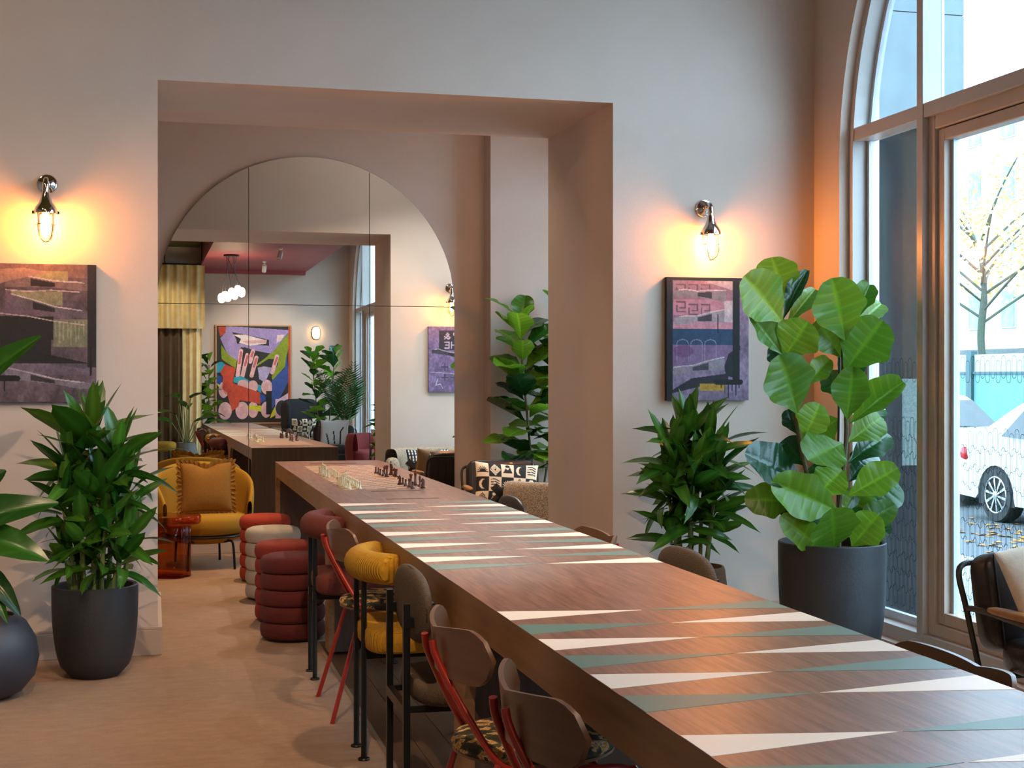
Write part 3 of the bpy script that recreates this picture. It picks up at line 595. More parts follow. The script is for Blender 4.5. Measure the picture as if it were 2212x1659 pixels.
def oval_chair(loc,rz,label,m=None):
    m=m or BOU
    t=thing('oval_back_chair',label,'chair',loc,rz,'oval backed boucle chairs')
    part('backrest',MB().sell((-.2,0,.68),(.055,.52,.215),.75,32,14),m,t,True,sharp=1.3)
    part('back_seam',MB().tube([(-.2-.004,.258*math.cos(a),.68+.106*math.sin(a)) for a in [2*PI*k/40 for k in range(40)]],.003,6,True),mat('dark_thread','2a231d',.9,col2='332a22',nscale=40),t,True)
    for s in(-1,1):
        part('rear_post',MB().tube([(-.245,s*.15,0),(-.245,s*.15,.70)],.014,4),BLACK,t)
        part('post_bracket',MB().bb(-.25,-.215,s*.15-.012,s*.15+.012,.63,.66),BLACK,t)
        part('front_leg',MB().tube([(.2,s*.18,0),(.2,s*.18,.40)],.014,4),BLACK,t)
        part('side_rail',MB().tube([(-.245,s*.15,.39),(.2,s*.18,.39)],.012,4),BLACK,t)
    part('cross_rail',MB().bb(-.255,-.235,-.15,.15,.37,.40),BLACK,t)
    part('seat',MB().sell((.0,0,.43),(.44,.44,.075),.45,28,12),m,t,True,sharp=1.3)
    return t
roll_chair((.925,6.475,0),0,MARB,'maroon bolster backed chair on black posts beside the maroon pouf')
red_chair((.955,5.79,0),0,'red framed plywood chair between the maroon and yellow bolster chairs')
roll_chair((.945,5.088,0),0,YEL,'mustard yellow ribbed bolster chair on black posts')
oval_chair((.965,4.22,0),0,'brown boucle oval backed chair on the left side of the table')
red_chair((.94,3.46,0),0,'red framed plywood chair just nearer than the brown oval chair')
red_chair((.94,2.72,0),0,'red framed plywood chair nearest the camera at the lower edge')
oval_chair((1.50,6.66,0),PI,'dark oval backed chair at the far right side of the table',LEATHB)
red_chair((1.49,5.27,0),PI,'plywood chair whose back just shows over the right table edge')
oval_chair((1.545,4.46,0),PI,'brown boucle oval backed chair on the right side before the low plant')
red_chair((1.47,2.69,0),PI,'plywood chair on the right side before the leather armchair')
# ---------------------------------------------------------------- plants
def leafmesh(name,shape,na=9,nl=14,droop=.15,fold=.15,wave=0,curl=0,veins=0,seed=0,tip=None):
    """unit leaf along +x, half width shape(t), midrib fold, droop down -z at the tip"""
    r=random.Random(seed); ph=r.uniform(0,6); vs=[];cs=[];fs=[]
    for i in range(nl+1):
        t=i/nl; wd=shape(t)
        for j in range(na):
            a=(j/(na-1)-.5)*2; e=abs(a)
            x=t-.03*e*wd*4*(0 if not veins else 1); y=a*wd*(1+ (wave*.5*math.sin(t*19+ph+a*2)*e if wave else 0))
            z=-droop*t*t+fold*e*wd+curl*wd*(a*abs(a))+ (wave*.6*wd*math.sin(t*15+ph*2+(2 if a>0 else 0))*e*e)
            vs.append((x,y,z)); c=1.0
            if veins:
                s=(t*veins*1.0-e*.9)%1.0; vein=1 if s<.17 and e>.02 else 0
                c=1.0+ (.6 if j==(na-1)//2 else .28*vein); vs[-1]=(x,y,z-.006*(vein+(1 if j==(na-1)//2 else 0))*wd*3)
            elif j==(na-1)//2: c=1.5
            cs.append((c,c,c*.9))
    for i in range(nl):
        for j in range(na-1): fs.append((i*na+j,(i+1)*na+j,(i+1)*na+j+1,i*na+j+1))
    me=bpy.data.meshes.new(name); me.from_pydata(vs,[],fs); img_attr(me,cs); me.polygons.foreach_set('use_smooth',[True]*len(me.polygons)); return me
fiddle=lambda t: .36*(.06+.94*math.sin(PI*min(1,t**1.25))**.75*(.55+.5*t)) if t<1 else .02
fiddle2=lambda t: .37*max(.03,math.sqrt(max(0,1-((t-.58)/.45)**2)) if t>.5 else (.05+.95*(t/.5)**1.1*.97))
lance=lambda t: .098*(.35+.65*math.sin(PI*t**.75)) *(1 if t<.8 else (1-t)/.2)+.001
banana=lambda t: .19*max(.02,math.sin(PI*min(1,t**.8*.98+.01))**.7)
FID=[leafmesh('leaf',fiddle2,15,60,d,f,.10,c,8,k) for k,(d,f,c) in enumerate(((.10,.25,.1),(.25,.45,-.1),(-.08,.3,.15),(.35,.2,.0),(.05,.7,.2)))]
DRA=[leafmesh('leaf',lance,5,10,d,.28,.06,0,0,k) for k,d in enumerate((.05,.22,.45,.7))]
BAN=[leafmesh('leaf',banana,9,18,d,.35,.05,.1,14,k) for k,d in enumerate((.1,.3,.5))]
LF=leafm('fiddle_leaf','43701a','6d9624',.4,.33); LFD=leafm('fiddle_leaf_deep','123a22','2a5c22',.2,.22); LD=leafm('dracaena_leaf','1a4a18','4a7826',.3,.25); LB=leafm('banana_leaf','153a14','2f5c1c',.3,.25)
STEM=mat('plant_stem','4a3a26',.7,col2='5e5a34',nscale=30); CANE=mat('green_cane','5f7a3a',.5,col2='7b8a52',nscale=30)
LMAT={}
def leafobj(meshes,k,m,base,tip,normal,wd,parent,origin):
    base=Vector(base);tip=Vector(tip); x=(tip-base); L=x.length; x.normalize(); n=Vector(normal); z=(n-x*n.dot(x))
    if z.length<1e-3: z=Vector((0,0,1))-x*x.z
    z.normalize(); y=z.cross(x); me=meshes[k]; key=(me.name,m.name)
    if key not in LMAT:
        q=me.copy(); q.materials.append(m); LMAT[key]=q
    o=bpy.data.objects.new('leaf',LMAT[key]); COL.objects.link(o); o.parent=parent
    M=Matrix((x*L,y*wd,z*L)).transposed().to_4x4(); M.translation=base-Vector(origin); o.matrix_local=M; return o
def pot_straight(t,r,rb,h,m,wall=.02,lip=0):
    part('pot',MB().lathe([(0,0),(rb*.9,0),(rb,.01)]+[(rb+(r-rb)*math.sqrt(1-(1-k/10)**2.6),.01+(h-.01)*k/10*.999) for k in range(1,11)]+[(r-wall*.3,h+.004),(r-wall,h),(r-wall-.004,h-.05),(0,h-.05)],40),m,t,True,sharp=.9)
    part('soil',MB().lathe([(0,h-.045),(r-wall-.005,h-.045),(r-wall-.005,h-.05)],24),SOIL,t)
# -- main fiddle leaf fig
FY=6.33; fc=py(1797,1175,FY); fl_=thing('fiddle_leaf_fig','tall fiddle leaf fig in a large black pot by the arched window','plant',(fc.x,FY,0)); fo=(fc.x,FY,0)
pot_straight(fl_,.262,.20,.555,POTB)
def pth(l,dy=0): return [py(u,v,FY+dy)-Vector(fo) for u,v in l]
for l,dy in (([(1790,1200),(1765,1100),(1742,1020),(1724,930),(1702,790),(1690,690)],.03),([(1812,1200),(1815,1090),(1828,950),(1826,860),(1822,760),(1830,700)],-.03)):
    part('stem',MB().tube(cat(pth(l,dy),4),.012,8),STEM,fl_,True)
part('support_cane',MB().tube(pth([(1808,1200),(1814,700)],.02),.006,8),mat('dark_cane','1f2a24',.6,col2='26322b',nscale=20),fl_,True)
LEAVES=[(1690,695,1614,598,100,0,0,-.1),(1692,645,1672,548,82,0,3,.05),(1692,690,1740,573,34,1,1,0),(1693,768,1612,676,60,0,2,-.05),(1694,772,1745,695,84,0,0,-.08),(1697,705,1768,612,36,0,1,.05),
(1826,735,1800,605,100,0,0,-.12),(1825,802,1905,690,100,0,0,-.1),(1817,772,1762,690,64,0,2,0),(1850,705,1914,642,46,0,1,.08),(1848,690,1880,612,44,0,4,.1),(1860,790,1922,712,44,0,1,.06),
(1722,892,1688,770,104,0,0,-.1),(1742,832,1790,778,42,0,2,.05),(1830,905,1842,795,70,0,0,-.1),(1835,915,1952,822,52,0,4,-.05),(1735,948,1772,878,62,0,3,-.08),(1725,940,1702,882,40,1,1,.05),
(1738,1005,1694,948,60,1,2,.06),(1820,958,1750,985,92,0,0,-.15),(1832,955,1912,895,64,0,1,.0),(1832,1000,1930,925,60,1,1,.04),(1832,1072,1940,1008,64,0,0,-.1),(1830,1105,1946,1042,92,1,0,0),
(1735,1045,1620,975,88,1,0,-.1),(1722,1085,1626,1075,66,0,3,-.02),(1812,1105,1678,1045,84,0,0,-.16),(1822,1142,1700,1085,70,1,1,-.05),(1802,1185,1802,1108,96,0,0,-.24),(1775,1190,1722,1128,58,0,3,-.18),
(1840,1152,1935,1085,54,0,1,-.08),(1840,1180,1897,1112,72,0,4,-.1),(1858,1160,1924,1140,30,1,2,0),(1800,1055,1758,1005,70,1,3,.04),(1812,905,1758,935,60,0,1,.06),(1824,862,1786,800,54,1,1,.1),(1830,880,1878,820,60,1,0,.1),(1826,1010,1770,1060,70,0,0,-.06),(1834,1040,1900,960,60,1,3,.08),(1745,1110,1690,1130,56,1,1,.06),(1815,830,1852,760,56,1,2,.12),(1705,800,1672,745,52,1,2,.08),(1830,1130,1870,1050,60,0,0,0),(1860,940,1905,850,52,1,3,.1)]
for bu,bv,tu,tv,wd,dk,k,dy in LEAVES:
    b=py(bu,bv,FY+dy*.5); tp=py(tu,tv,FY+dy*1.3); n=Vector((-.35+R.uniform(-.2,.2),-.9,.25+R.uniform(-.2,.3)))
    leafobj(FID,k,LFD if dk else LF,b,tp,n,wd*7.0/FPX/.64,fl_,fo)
def rand_ficus(name,label,loc,h0,h1,spread,nl,pot,seed,potr=.2,poth=.35,size=.2,potm=None,stems=2,lean=.1,ylim=(-99,99)):
    r=random.Random(seed); t=thing(name,label,'plant',loc)
    pot_straight(t,potr,potr*.75,poth,potm or POTB)
    for s in range(stems):
        an=s*2*PI/stems+r.uniform(0,1); top=Vector((lean*math.cos(an),lean*math.sin(an),h1-.05-.1*s)); b=Vector((.04*math.cos(an),.04*math.sin(an),poth-.06)); mid=b.lerp(top,.5)+Vector((r.uniform(-.03,.03),r.uniform(-.03,.03),0))
        part('stem',MB().tube(cat([b,mid,top],6),.009,7),STEM,t,True)
        n=nl//stems
        for i in range(n):
            f=(i+.7)/n; z=h0+(h1-h0)*f; q=(z-b.z)/(top.z-b.z); p=b.lerp(top,q)
            az=i*2.4+s*1.3+r.uniform(-.3,.3); el=.15+f*.7+r.uniform(-.2,.2); L=size*r.uniform(.75,1.15)*(1.05-.25*f)
            d=Vector((math.cos(az)*math.cos(el),math.sin(az)*math.cos(el),math.sin(el))); b2=p+d*.03; yy=loc[1]+b2.y+d.y*L*1.1
            if yy>ylim[1] or yy<ylim[0]: d.y*=-.4; d.normalize(); b2=p+d*.03
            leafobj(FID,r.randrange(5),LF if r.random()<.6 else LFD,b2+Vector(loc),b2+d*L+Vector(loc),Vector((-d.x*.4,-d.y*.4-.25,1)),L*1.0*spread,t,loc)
    return t
# -- dracaenas
def dracaena(name,label,loc,heads,potf,seed,soilz,L0=.25):
    r=random.Random(seed); t=thing(name,label,'plant',loc); potf(t)
    for (hx,hy,hz,n,sc,bx,by) in heads:
        n=int(n*1.2)
        b=Vector((bx,by,soilz-.03)); tp=Vector((hx,hy,hz)); mid=b.lerp(tp,.5)+Vector((r.uniform(-.01,.01),r.uniform(-.01,.01),0))
        part('cane',MB().tube(cat([b,mid,tp],4),.011,8),CANE,t,True)
        for i in range(n):
            f=i/max(1,n-1); az=i*2.39996+r.uniform(-.25,.25); el=math.radians(82-f*95)+r.uniform(-.15,.15); L=L0*sc*r.uniform(.8,1.15)*(.85+.3*math.sin(PI*f))
            d=Vector((math.cos(az)*math.cos(el),math.sin(az)*math.cos(el),math.sin(el))); p=tp+Vector((0,0,.06-.16*f*sc))+Vector((d.x,d.y,0))*.012
            k=0 if el>1 else r.choice((0,1,2)) if el>.3 else r.choice((1,2,3))
            if d.y>0 and loc[1]+p.y+d.y*L>YF-.015: d.y*=.3; d.normalize()
            nrm=Vector((-d.x*math.tan(min(el,1.4)),-d.y*math.tan(min(el,1.4)),1)) if abs(el)<1.4 else Vector((0,-1,.2))
            nrm=nrm.normalized()+d.cross(nrm).normalized()*r.uniform(-1.1,1.1); leafobj(DRA,k,LD,p+Vector(loc),p+d*L+Vector(loc),nrm,L*r.uniform(1.3,1.8),t,loc)
    return t
hd=[(-.02,.0,1.07,17,1.05,0,0),(.10,-.04,.97,16,1.0,.06,.0),(-.12,-.02,.95,15,.9,-.06,.02),(.02,-.1,.84,15,.85,.02,-.06),(.14,.02,.80,14,.85,.09,.03),(-.13,-.08,.77,13,.8,-.08,-.04),(.05,-.12,.68,13,.8,.03,-.07),(-.05,-.12,.64,12,.75,-.03,-.07),(.15,-.05,.62,12,.75,.10,-.03),(.0,-.1,.54,14,.75,.0,-.08),(.11,-.09,.52,13,.7,.08,-.07),(-.12,-.07,.54,13,.7,-.09,-.05)]
dracaena('potted_dracaena','bushy dracaena in a black rounded pot below the left painting',(-.256,6.72,0),hd,lambda t: pot_straight(t,.192,.115,.415,POTB),3,.38)
def tex_pot(t): 
    part('pot',MB().lathe([(0,0),(.12,0),(.155,.05),(.175,.15),(.175,.3),(.165,.38),(.158,.395),(.148,.395),(.148,.36),(0,.36)],36),mat('brown_textured_pot','7a5a3e',.9,col2='54402e',nscale=160,bump=1,bscale=260,mixf=.5),t,True,sharp=.9)
    part('soil',MB().lathe([(0,.365),(.147,.365),(.147,.36)],20),SOIL,t)
hd2=[(-.03,0,1.05,17,1.0,0,0),(.07,-.03,.98,16,.95,.04,0),(-.12,-.03,.93,15,.95,-.05,.0),(.1,-.06,.86,15,.95,.06,-.03),(-.04,-.1,.84,15,.9,-.02,-.05),(-.14,-.02,.76,14,.85,-.07,0),(.08,-.08,.72,14,.85,.04,-.05),(-.06,-.11,.66,13,.85,-.03,-.06),(.09,-.02,.60,13,.8,.06,0),(-.12,-.06,.56,12,.8,-.06,-.03)]
dracaena('potted_dracaena','bushy dracaena in a low brown textured pot below the right painting',(2.70,6.80,0),hd2,tex_pot,8,.37)
# -- broad leaf plant in the ball shaped pot at the left edge
t=thing('broad_leaf_plant','broad leaved plant in a dark ball shaped pot at the left edge','plant',(-.70,6.36,0)); so=(-.70,6.36,0)
part('pot',MB().lathe([(0,0),(.10,0),(.16,.03),(.21,.09),(.228,.17),(.215,.25),(.175,.32),(.135,.352),(.125,.352),(.125,.33),(0,.33)],40),mat('blue_black_pot','2b303a',.5,col2='333843',nscale=5),t,True,sharp=.9)
part('soil',MB().lathe([(0,.338),(.124,.338),(.124,.33)],20),SOIL,t)
for (bu,bv,tu,tv,wd,k,dy) in ((-120,880,76,718,75,0,-.1),(-140,1150,92,1055,100,1,-.15),(-60,1155,90,1180,92,1,-.2),(-40,1230,36,1290,55,2,-.2),(-30,1260,10,1310,36,2,-.2),(-150,1000,-20,900,90,0,0),(-110,1100,10,1010,80,0,.1)):
    b=py(bu,bv,6.36+dy*.3); tp=py(tu,tv,6.36+dy); leafobj(BAN,k,LB,b,tp,(.1,-.75,.6),wd*6.4/FPX/.5,t,so)
    part('leaf_stalk',MB().tube(cat([Vector((R.uniform(-.03,.03),R.uniform(-.03,.03),.33)),(b-Vector(so))*.5+Vector((0,0,.12)),b-Vector(so)],5),.007,7),CANE,t,True)
# -- fig behind the leather chair in the far room
WPOT=mat('white_pot','d9d6d0',.5,col2='d0cdc6',nscale=5)
t2=rand_ficus('fiddle_leaf_fig','fiddle leaf fig in a white pot behind the leather chair beyond the opening',(2.95,10.72,0),.62,1.82,1.0,72,None,21,.15,.5,.34,WPOT,2,.24,(-99,10.9))
# ---------------------------------------------------------------- plants seen only in the mirror
rand_ficus('fiddle_leaf_fig','fiddle leaf fig beside the dark wing chair seen in the mirror',(2.95,-1.45,0),.7,1.88,.85,50,None,5,.2,.4,.32,POTB,2,.2,(YR+.1,99))
rand_ficus('fiddle_leaf_fig','fiddle leaf fig beside the curtain seen in the mirror',(1.0,-2.2,0),.5,1.75,.85,48,None,6,.2,.35,.27,POTB,2,.12,(YR+.1,99))
t=thing('broad_leaf_plant','broad leaved plant in a grey concrete pot seen in the mirror','plant',(.66,-1.0,0))
part('pot',MB().lathe([(0,0),(.13,0),(.19,.12),(.2,.25),(.16,.4),(.14,.43),(.125,.43),(.12,.4),(0,.4)],32),mat('concrete_pot','7c7870',.8,col2='6d6962',nscale=8),t,True,sharp=.9)
for i in range(9):
    a=i*2.4; r0=.12+.1*(i%3); z=.75+.13*(i%4); b=Vector((r0*math.cos(a),r0*math.sin(a),z)); d=Vector((math.cos(a),math.sin(a),.35)); 
    leafobj(BAN,i%3,LB,b+Vector((.66,-1.0,0)),b+d*.42+Vector((.66,-1.0,0)),(-d.x*.4,-d.y*.4+.3,1),.45,t,(.66,-1.0,0))
    part('leaf_stalk',MB().tube(cat([(.02*math.cos(a),.02*math.sin(a),.38),b*.5+Vector((0,0,.2)),b],5),.007,6),CANE,t,True)
t=thing('kentia_palm','kentia palm in a tall black pot by the window seen in the mirror','plant',(2.98,.95,0))
pot_straight(t,.2,.16,.52,POTB)
def frond(az,lean,L):
    mb=MB(); pts=[]
    for k in range(15):
        s=k/14; rr=lean*s**1.6*L; z=.48+L*s*(1-.28*s*lean); pts.append(Vector((rr*math.cos(az),rr*math.sin(az),z)))
    mb.tube(pts,[.006*(1-.7*k/14) for k in range(15)],5)
    for k in range(5,15):
        tg=(pts[min(14,k+1)]-pts[k-1]).normalized(); sd=tg.cross(Vector((-math.sin(az),math.cos(az),0)) if False else Vector((math.cos(az),math.sin(az),.3))).normalized()
        for s in(-1,1):
            for off in (0,.5):
                b=pts[k]-(pts[k]-pts[k-1])*off; ln=.30*math.sin(PI*min(1,.25+.75*(k-5)/10))*L; d=(sd*s+tg*.8+Vector((0,0,-.25))).normalized(); e=b+d*ln; w_=tg*.011; m_=b+d*ln*.45
                mb.add([b,m_+w_,e,m_-w_],[(0,1,2,3)])
    return mb
PALM=mat('palm_leaf','2a5a1e',.4,col2='3c7226',nscale=20)
for i in range(11): part('palm_frond',frond(i*2.4,(.25+.4*((i*3)%5)/5)*(.45 if math.cos(i*2.4)>0 else 1),.92+.42*((i*7)%4)/4),PALM,t)
# ---------------------------------------------------------------- cushions
def pillow(name,label,loc,rot,W,H,T,img=None,m=None,n=30,nh=None,fringe=None,notch=0,group=None,back=None):
    """front face -y, local x right, z up, centred"""
    t=thing(name,label,'cushion',loc); t.rotation_euler=rot
    if img is None: img=Img(n,n,'ffffff')
    w,h=img.w,img.h; X=img.X*2-1; Y=1-img.Y*2
    pin=.10
    xs=X*W/2*(1-pin*(1-Y**2)*.6+0*X); zs=Y*H/2*(1-pin*(1-X**2)*.6)
    zs=zs-notch*np.exp(-(X/.32)**2)*np.clip(Y,0,1)**2
    th=T/2*(np.clip(1-np.abs(X)**2.6,0,1)**.55)*(np.clip(1-np.abs(Y)**2.6,0,1)**.55)
    N=w*h; v=np.concatenate([np.stack([xs.ravel(),-th.ravel()-.001,zs.ravel()],1),np.stack([xs.ravel(),th.ravel()+.001,zs.ravel()],1)])
    i=np.arange((h-1)*(w-1)); r=i//(w-1); c=i%(w-1); a=r*w+c; f=np.stack([a,a+w,a+w+1,a+1],1); f2=(f+N)[:,::-1]
    rim=list(range(w))+[k*w+w-1 for k in range(1,h)]+[(h-1)*w+k for k in range(w-2,-1,-1)]+[k*w for k in range(h-2,0,-1)]
    f3=[(rim[k],rim[(k+1)%len(rim)],rim[(k+1)%len(rim)]+N,rim[k]+N) for k in range(len(rim))]
    me=bpy.data.meshes.new('cover'); me.from_pydata(v.tolist(),[],f.tolist()+f2.tolist()+f3); img_attr(me,np.concatenate([img.a.reshape(-1,3),img.a.reshape(-1,3) if back is None else np.ones_like(img.a.reshape(-1,3))*np.array(lin(back))])); me.polygons.foreach_set('use_smooth',[True]*len(me.polygons))
    link('cover',me,m or CLOTHP,t)
    if fringe:
        mb=MB(); L=len(rim)
        for lay,(amp,off) in enumerate(((.036,.0),(.030,.006))):
            inn=[Vector(v[k]) for k in rim]; ctr=Vector((0,0,0)); out=[]
            for k,p in enumerate(inn):
                d=(p-ctr).normalized(); out.append(p+d*amp*(1+.25*math.sin(k*1.7+lay))+Vector((0,off*math.sin(k*2.3)*2.5-.004,0)))
            b=len(mb.v); mb.add(inn+out,[(k,(k+1)%L,L+(k+1)%L,L+k) for k in range(L)])
        part('ruffle_fringe',mb,fringe,t,True)
    return t
# ---------------------------------------------------------------- yellow armchair and amber table
MUST=fab('mustard_wool','b5861a','9a6f10',200,.4)
ac=thing('tub_armchair','mustard yellow round tub armchair on thin black legs before the mirror','armchair',(.36,10.50,0),math.radians(8))
part('seat',MB().lathe([(0,.235),(.24,.235),(.29,.25),(.305,.29),(.305,.34),(.29,.37),(.24,.385),(0,.39)],40,(0,-.03,0)),MUST,ac,True,sharp=1.3)
part('seat_underside',MB().lathe([(0,.17),(.18,.175),(.25,.20),(.285,.235),(0,.235)],40,(0,-.03,0)),MUST,ac,True,sharp=1.3)
def backf(a,b):
    an=math.radians(-25+230*a); s=math.sin(PI*a); hh=.20+.27*s**.6; th=.035*(.5+.5*s); ang=2*PI*b
    rr=.325+.02*math.cos(ang)*0; z0=.27; 
    cz=z0+hh/2; z=cz+hh/2*math.copysign(abs(math.sin(ang))**.55,math.sin(ang)); r_=.325+.05*((z-z0))+th*math.copysign(abs(math.cos(ang))**.8,math.cos(ang))
    return (r_*math.cos(an),r_*math.sin(an)-.03,z)
mbk=MB().grid(backf,40,24); 
part('back_shell',mbk,MUST,ac,True,sharp=1.3)
part('seat_ring',MB().tube([(.31*math.cos(a),.31*math.sin(a)-.03,.232) for a in [2*PI*k/40 for k in range(40)]],.008,8,True),BLACK,ac,True)
for a in (-60,-120,60,120):
    c,s=math.cos(math.radians(a)),math.sin(math.radians(a)); part('leg',MB().tube(cat([(.22*c,.22*s-.03,.19),(.29*c,.29*s-.03,.2),(.315*c,.315*s-.03,.16),(.33*c,.33*s-.03,0)],5),.009,8),BLACK,ac,True)
OCHRE=fab('ochre_chenille','9c6a1c','7d5212',120,.6)
im=Img(34,34,'ffffff'); pillow('ruffled_cushion','ochre ruffled cushion on the yellow armchair',(.375,10.40,.575),(math.radians(-10),0,math.radians(4)),.37,.36,.13,im,OCHRE,fringe=OCHRE,notch=.035)
AMB=glassm('amber_glass',(.74,.33,.07))
at=thing('glass_side_table','amber glass side table with a round top beside the yellow armchair','side table',(.125,9.95,0))
part('top',MB().lathe([(0,.36),(.17,.36),(.19,.365),(.2,.38),(.2,.41),(.195,.42),(.18,.422),(0,.415)],48),AMB,at,True,sharp=.9)
part('base',MB().lathe([(0,.0),(.125,.0),(.13,.006),(.13,.35),(.125,.358),(0,.358)],72,lobes=lambda a: .86+.16*abs(math.cos(a*2.5))),AMB,at,True,sharp=.9)
# ---------------------------------------------------------------- leather armchairs
LEA=mat('dark_brown_leather','2e2019',.36,col2='191210',nscale=5,bump=.25,bscale=90,mixf=.7,coat=.2); OAKA=mat('oak_arm','b57a48',.4,col2='9c6538',nscale=4,stretch=(1,10,10))
STEELD=mat('dark_steel','3a352f',.35,.7,col2='443e37',nscale=12)
def leather_chair(label,loc,rz,channels=False):
    t=thing('leather_armchair',label,'armchair',loc,rz)   # faces -y
    W=.62
    part('seat',MB().sell((0,-.02,.385),(W-.04,.60,.13),.35,32,14),LEA,t,True,sharp=1.3)
    rt_=Matrix.Rotation(math.radians(-12),3,'X')
    part('backrest',MB().sell((0,.30,.56),(W,.13,.36),.28,36,16,rt_),LEA,t,True,sharp=1.3)
    for x in (-W/2+.035,W/2-.035):
        part('back_piping',MB().tube([Vector((x,.30,.56))+rt_@Vector((0,-.062,z)) for z in (-.17,-.08,.02,.1,.165)],.004,6),mat('leather_piping','15100d',.5,col2='1b1410',nscale=30),t,True)
    if channels:
        for k in range(7):
            x=-W/2+.09+k*(W-.18)/6; part('channel_seam',MB().tube([Vector((x,.30,.56))+rt_@Vector((0,.065,z)) for z in (-.15,0,.15)],.004,6),BLACK,t,True)
    for s in(-1,1):
        x=s*(W/2+.03)
        part('side_frame',MB().tube(cat([(x-s*.10,.40,.69),(x-s*.03,.40,.685),(x,.385,.645),(x,.335,.52),(x,.24,.25),(x,.2,0)],4),.011,8),STEELD,t,True)
        part('arm_frame',MB().tube(cat([(x,.335,.535),(x,.25,.54),(x,.0,.525),(x,-.14,.515),(x,-.19,.48),(x,-.21,.42),(x,-.25,.0)],4),.011,8),STEELD,t,True)
        part('armrest',MB().sell((x,.03,.552),(.055,.36,.028),.6,20,10),OAKA,t,True,sharp=1.3)
    part('back_bar',MB().tube([(-W/2+.07,.40,.69),(W/2-.07,.40,.69)],.011,8),STEELD,t,True)
    for y,z in ((-.22,.33),(.22,.31)): part('seat_rail',MB().tube([(-W/2-.03,y,z),(W/2+.03,y,z)],.011,8),STEELD,t,True)
    return t
lc=px(2066,1205,2.80)
leather_chair('dark leather armchair with oak armrests below the arched window',(3.19,4.17,0),math.radians(3))
def cream_img():
    I=Img(60,60,'e6d4bd'); I.poly([(0,.72),(.3,.66),(.55,.72),(1,.62),(1,1),(0,1)],'6b3019'); I.line([(.62,.62),(.5,.42),(.42,.24),(.5,.15),(.7,.12),(.95,.1)],.035,'a8812a'); I.noise(.12,3,12); return I
pillow('scatter_cushion','cream cushion with yellow line and brown hem on the leather armchair',(3.055,4.24,.625),(math.radians(-16),math.radians(-14),math.radians(4)),.42,.40,.12,cream_img())
leather_chair('dark leather armchair beyond the opening with a patterned cushion',(2.55,10.12,0),math.radians(-4),True).scale=(.86,.9,1)
def mono_img():
    I=Img(110,74,'e9cfae'); K='1c1714'
    for i in range(5):
        for j in range(3):
            x0,y0=i/5,j/3
            if (i+j)%2==1: I.rect(x0,y0,x0+.2,y0+.333,K)
            c=K if (i+j)%2==0 else 'e9cfae'; cx,cy=x0+.1,y0+.166; k=(i*2+j)%5
            if k==0:
                for q in range(9): a=q*PI/8; I.line([(cx,cy+.06),(cx+.08*math.cos(a),cy+.06-.13*math.sin(a))],.014,c,1,.67)
            elif k==1: I.ell(cx,cy,.06,.11,c); I.ell(cx+.03,cy,.05,.1,K if c!=K else 'e9cfae')
            elif k==2:
                for q in (.08,.055,.03): I.line([(cx-q,cy),(cx,cy-q*1.6),(cx+q,cy),(cx,cy+q*1.6),(cx-q,cy)],.012,c,1,.67)
            elif k==3:
                for q in range(4): I.line([(cx-.07,cy-.1+q*.06),(cx,cy-.11+q*.06),(cx+.06,cy-.06+q*.05)],.016,c,1,.67)
            else: I.poly([(cx-.08,cy+.08),(cx-.03,cy-.05),(cx,cy+.0),(cx+.04,cy-.08),(cx+.08,cy+.08)],c); I.ell(cx,cy-.1,.04,.04,c)
    return I
pillow('scatter_cushion','black and cream pictogram cushion on the leather armchair beyond the opening',(2.50,9.96,.575),(math.radians(-16),math.radians(4),math.radians(-6)),.47,.34,.13,mono_img(),back='a98663')
# ---------------------------------------------------------------- curved boucle sofa beyond the opening (its back to the wall pier)
BSOFA=mat('speckled_boucle','d8c6ae',.95,col2='6e5138',nscale=170,bump=1,bscale=260,mixf=.35); ROFF=mat('white_boucle','e4ddd2',.95,col2='d6cec1',nscale=200,bump=1,bscale=260)
sf=thing('curved_sofa','white curved boucle sofa standing behind the right hand wall pier','sofa',(2.95,8.88,0),0)
def sofb(a,b):
    an=PI+.15+(PI-.3)*a; ang=2*PI*b; ex=.70; ey=.46; s=math.sin(PI*a)**.3; hh=.50; z=.45+hh/2*math.copysign(abs(math.sin(ang))**.5,math.sin(ang)); rr=1+.10*math.copysign(abs(math.cos(ang))**.6,math.cos(ang))
    return (ex*rr*math.cos(an),ey*rr*math.sin(an)+.02,z)
part('back_shell',MB().grid(sofb,40,20),BSOFA,sf,True,sharp=1.3)
part('back_cap',MB().sell((-.685,.0,.41),(.15,.14,.42),.6,16,10).sell((.685,.0,.41),(.15,.14,.42),.6,16,10),BSOFA,sf,True,sharp=1.3)
part('seat',MB().sell((0,-.02,.33),(1.22,.74,.2),.55,36,12),ROFF,sf,True,sharp=1.3)
for x in(-.45,.45):
    for y in(-.25,.25): part('leg',MB().lathe([(.02,0),(.025,.25)],12,(x,y,0)),BLACK,sf)
def plaid():
    I=Img(70,50,'eeeae2')
    for k in range(14): I.rect(k/14,0,k/14+.035,1,'1d2433')
    for k in range(9): I.rect(0,k/9,1,k/9+.03,'1d2433')
    I.rect(.3,0,.42,1,'44507a'); I.rect(.7,0,.82,1,'44507a'); return I
pillow('scatter_cushion','navy and white plaid cushion on the curved sofa seen in the mirror',(2.62,8.86,.55),(math.radians(20),0,0),.42,.30,.12,plaid())
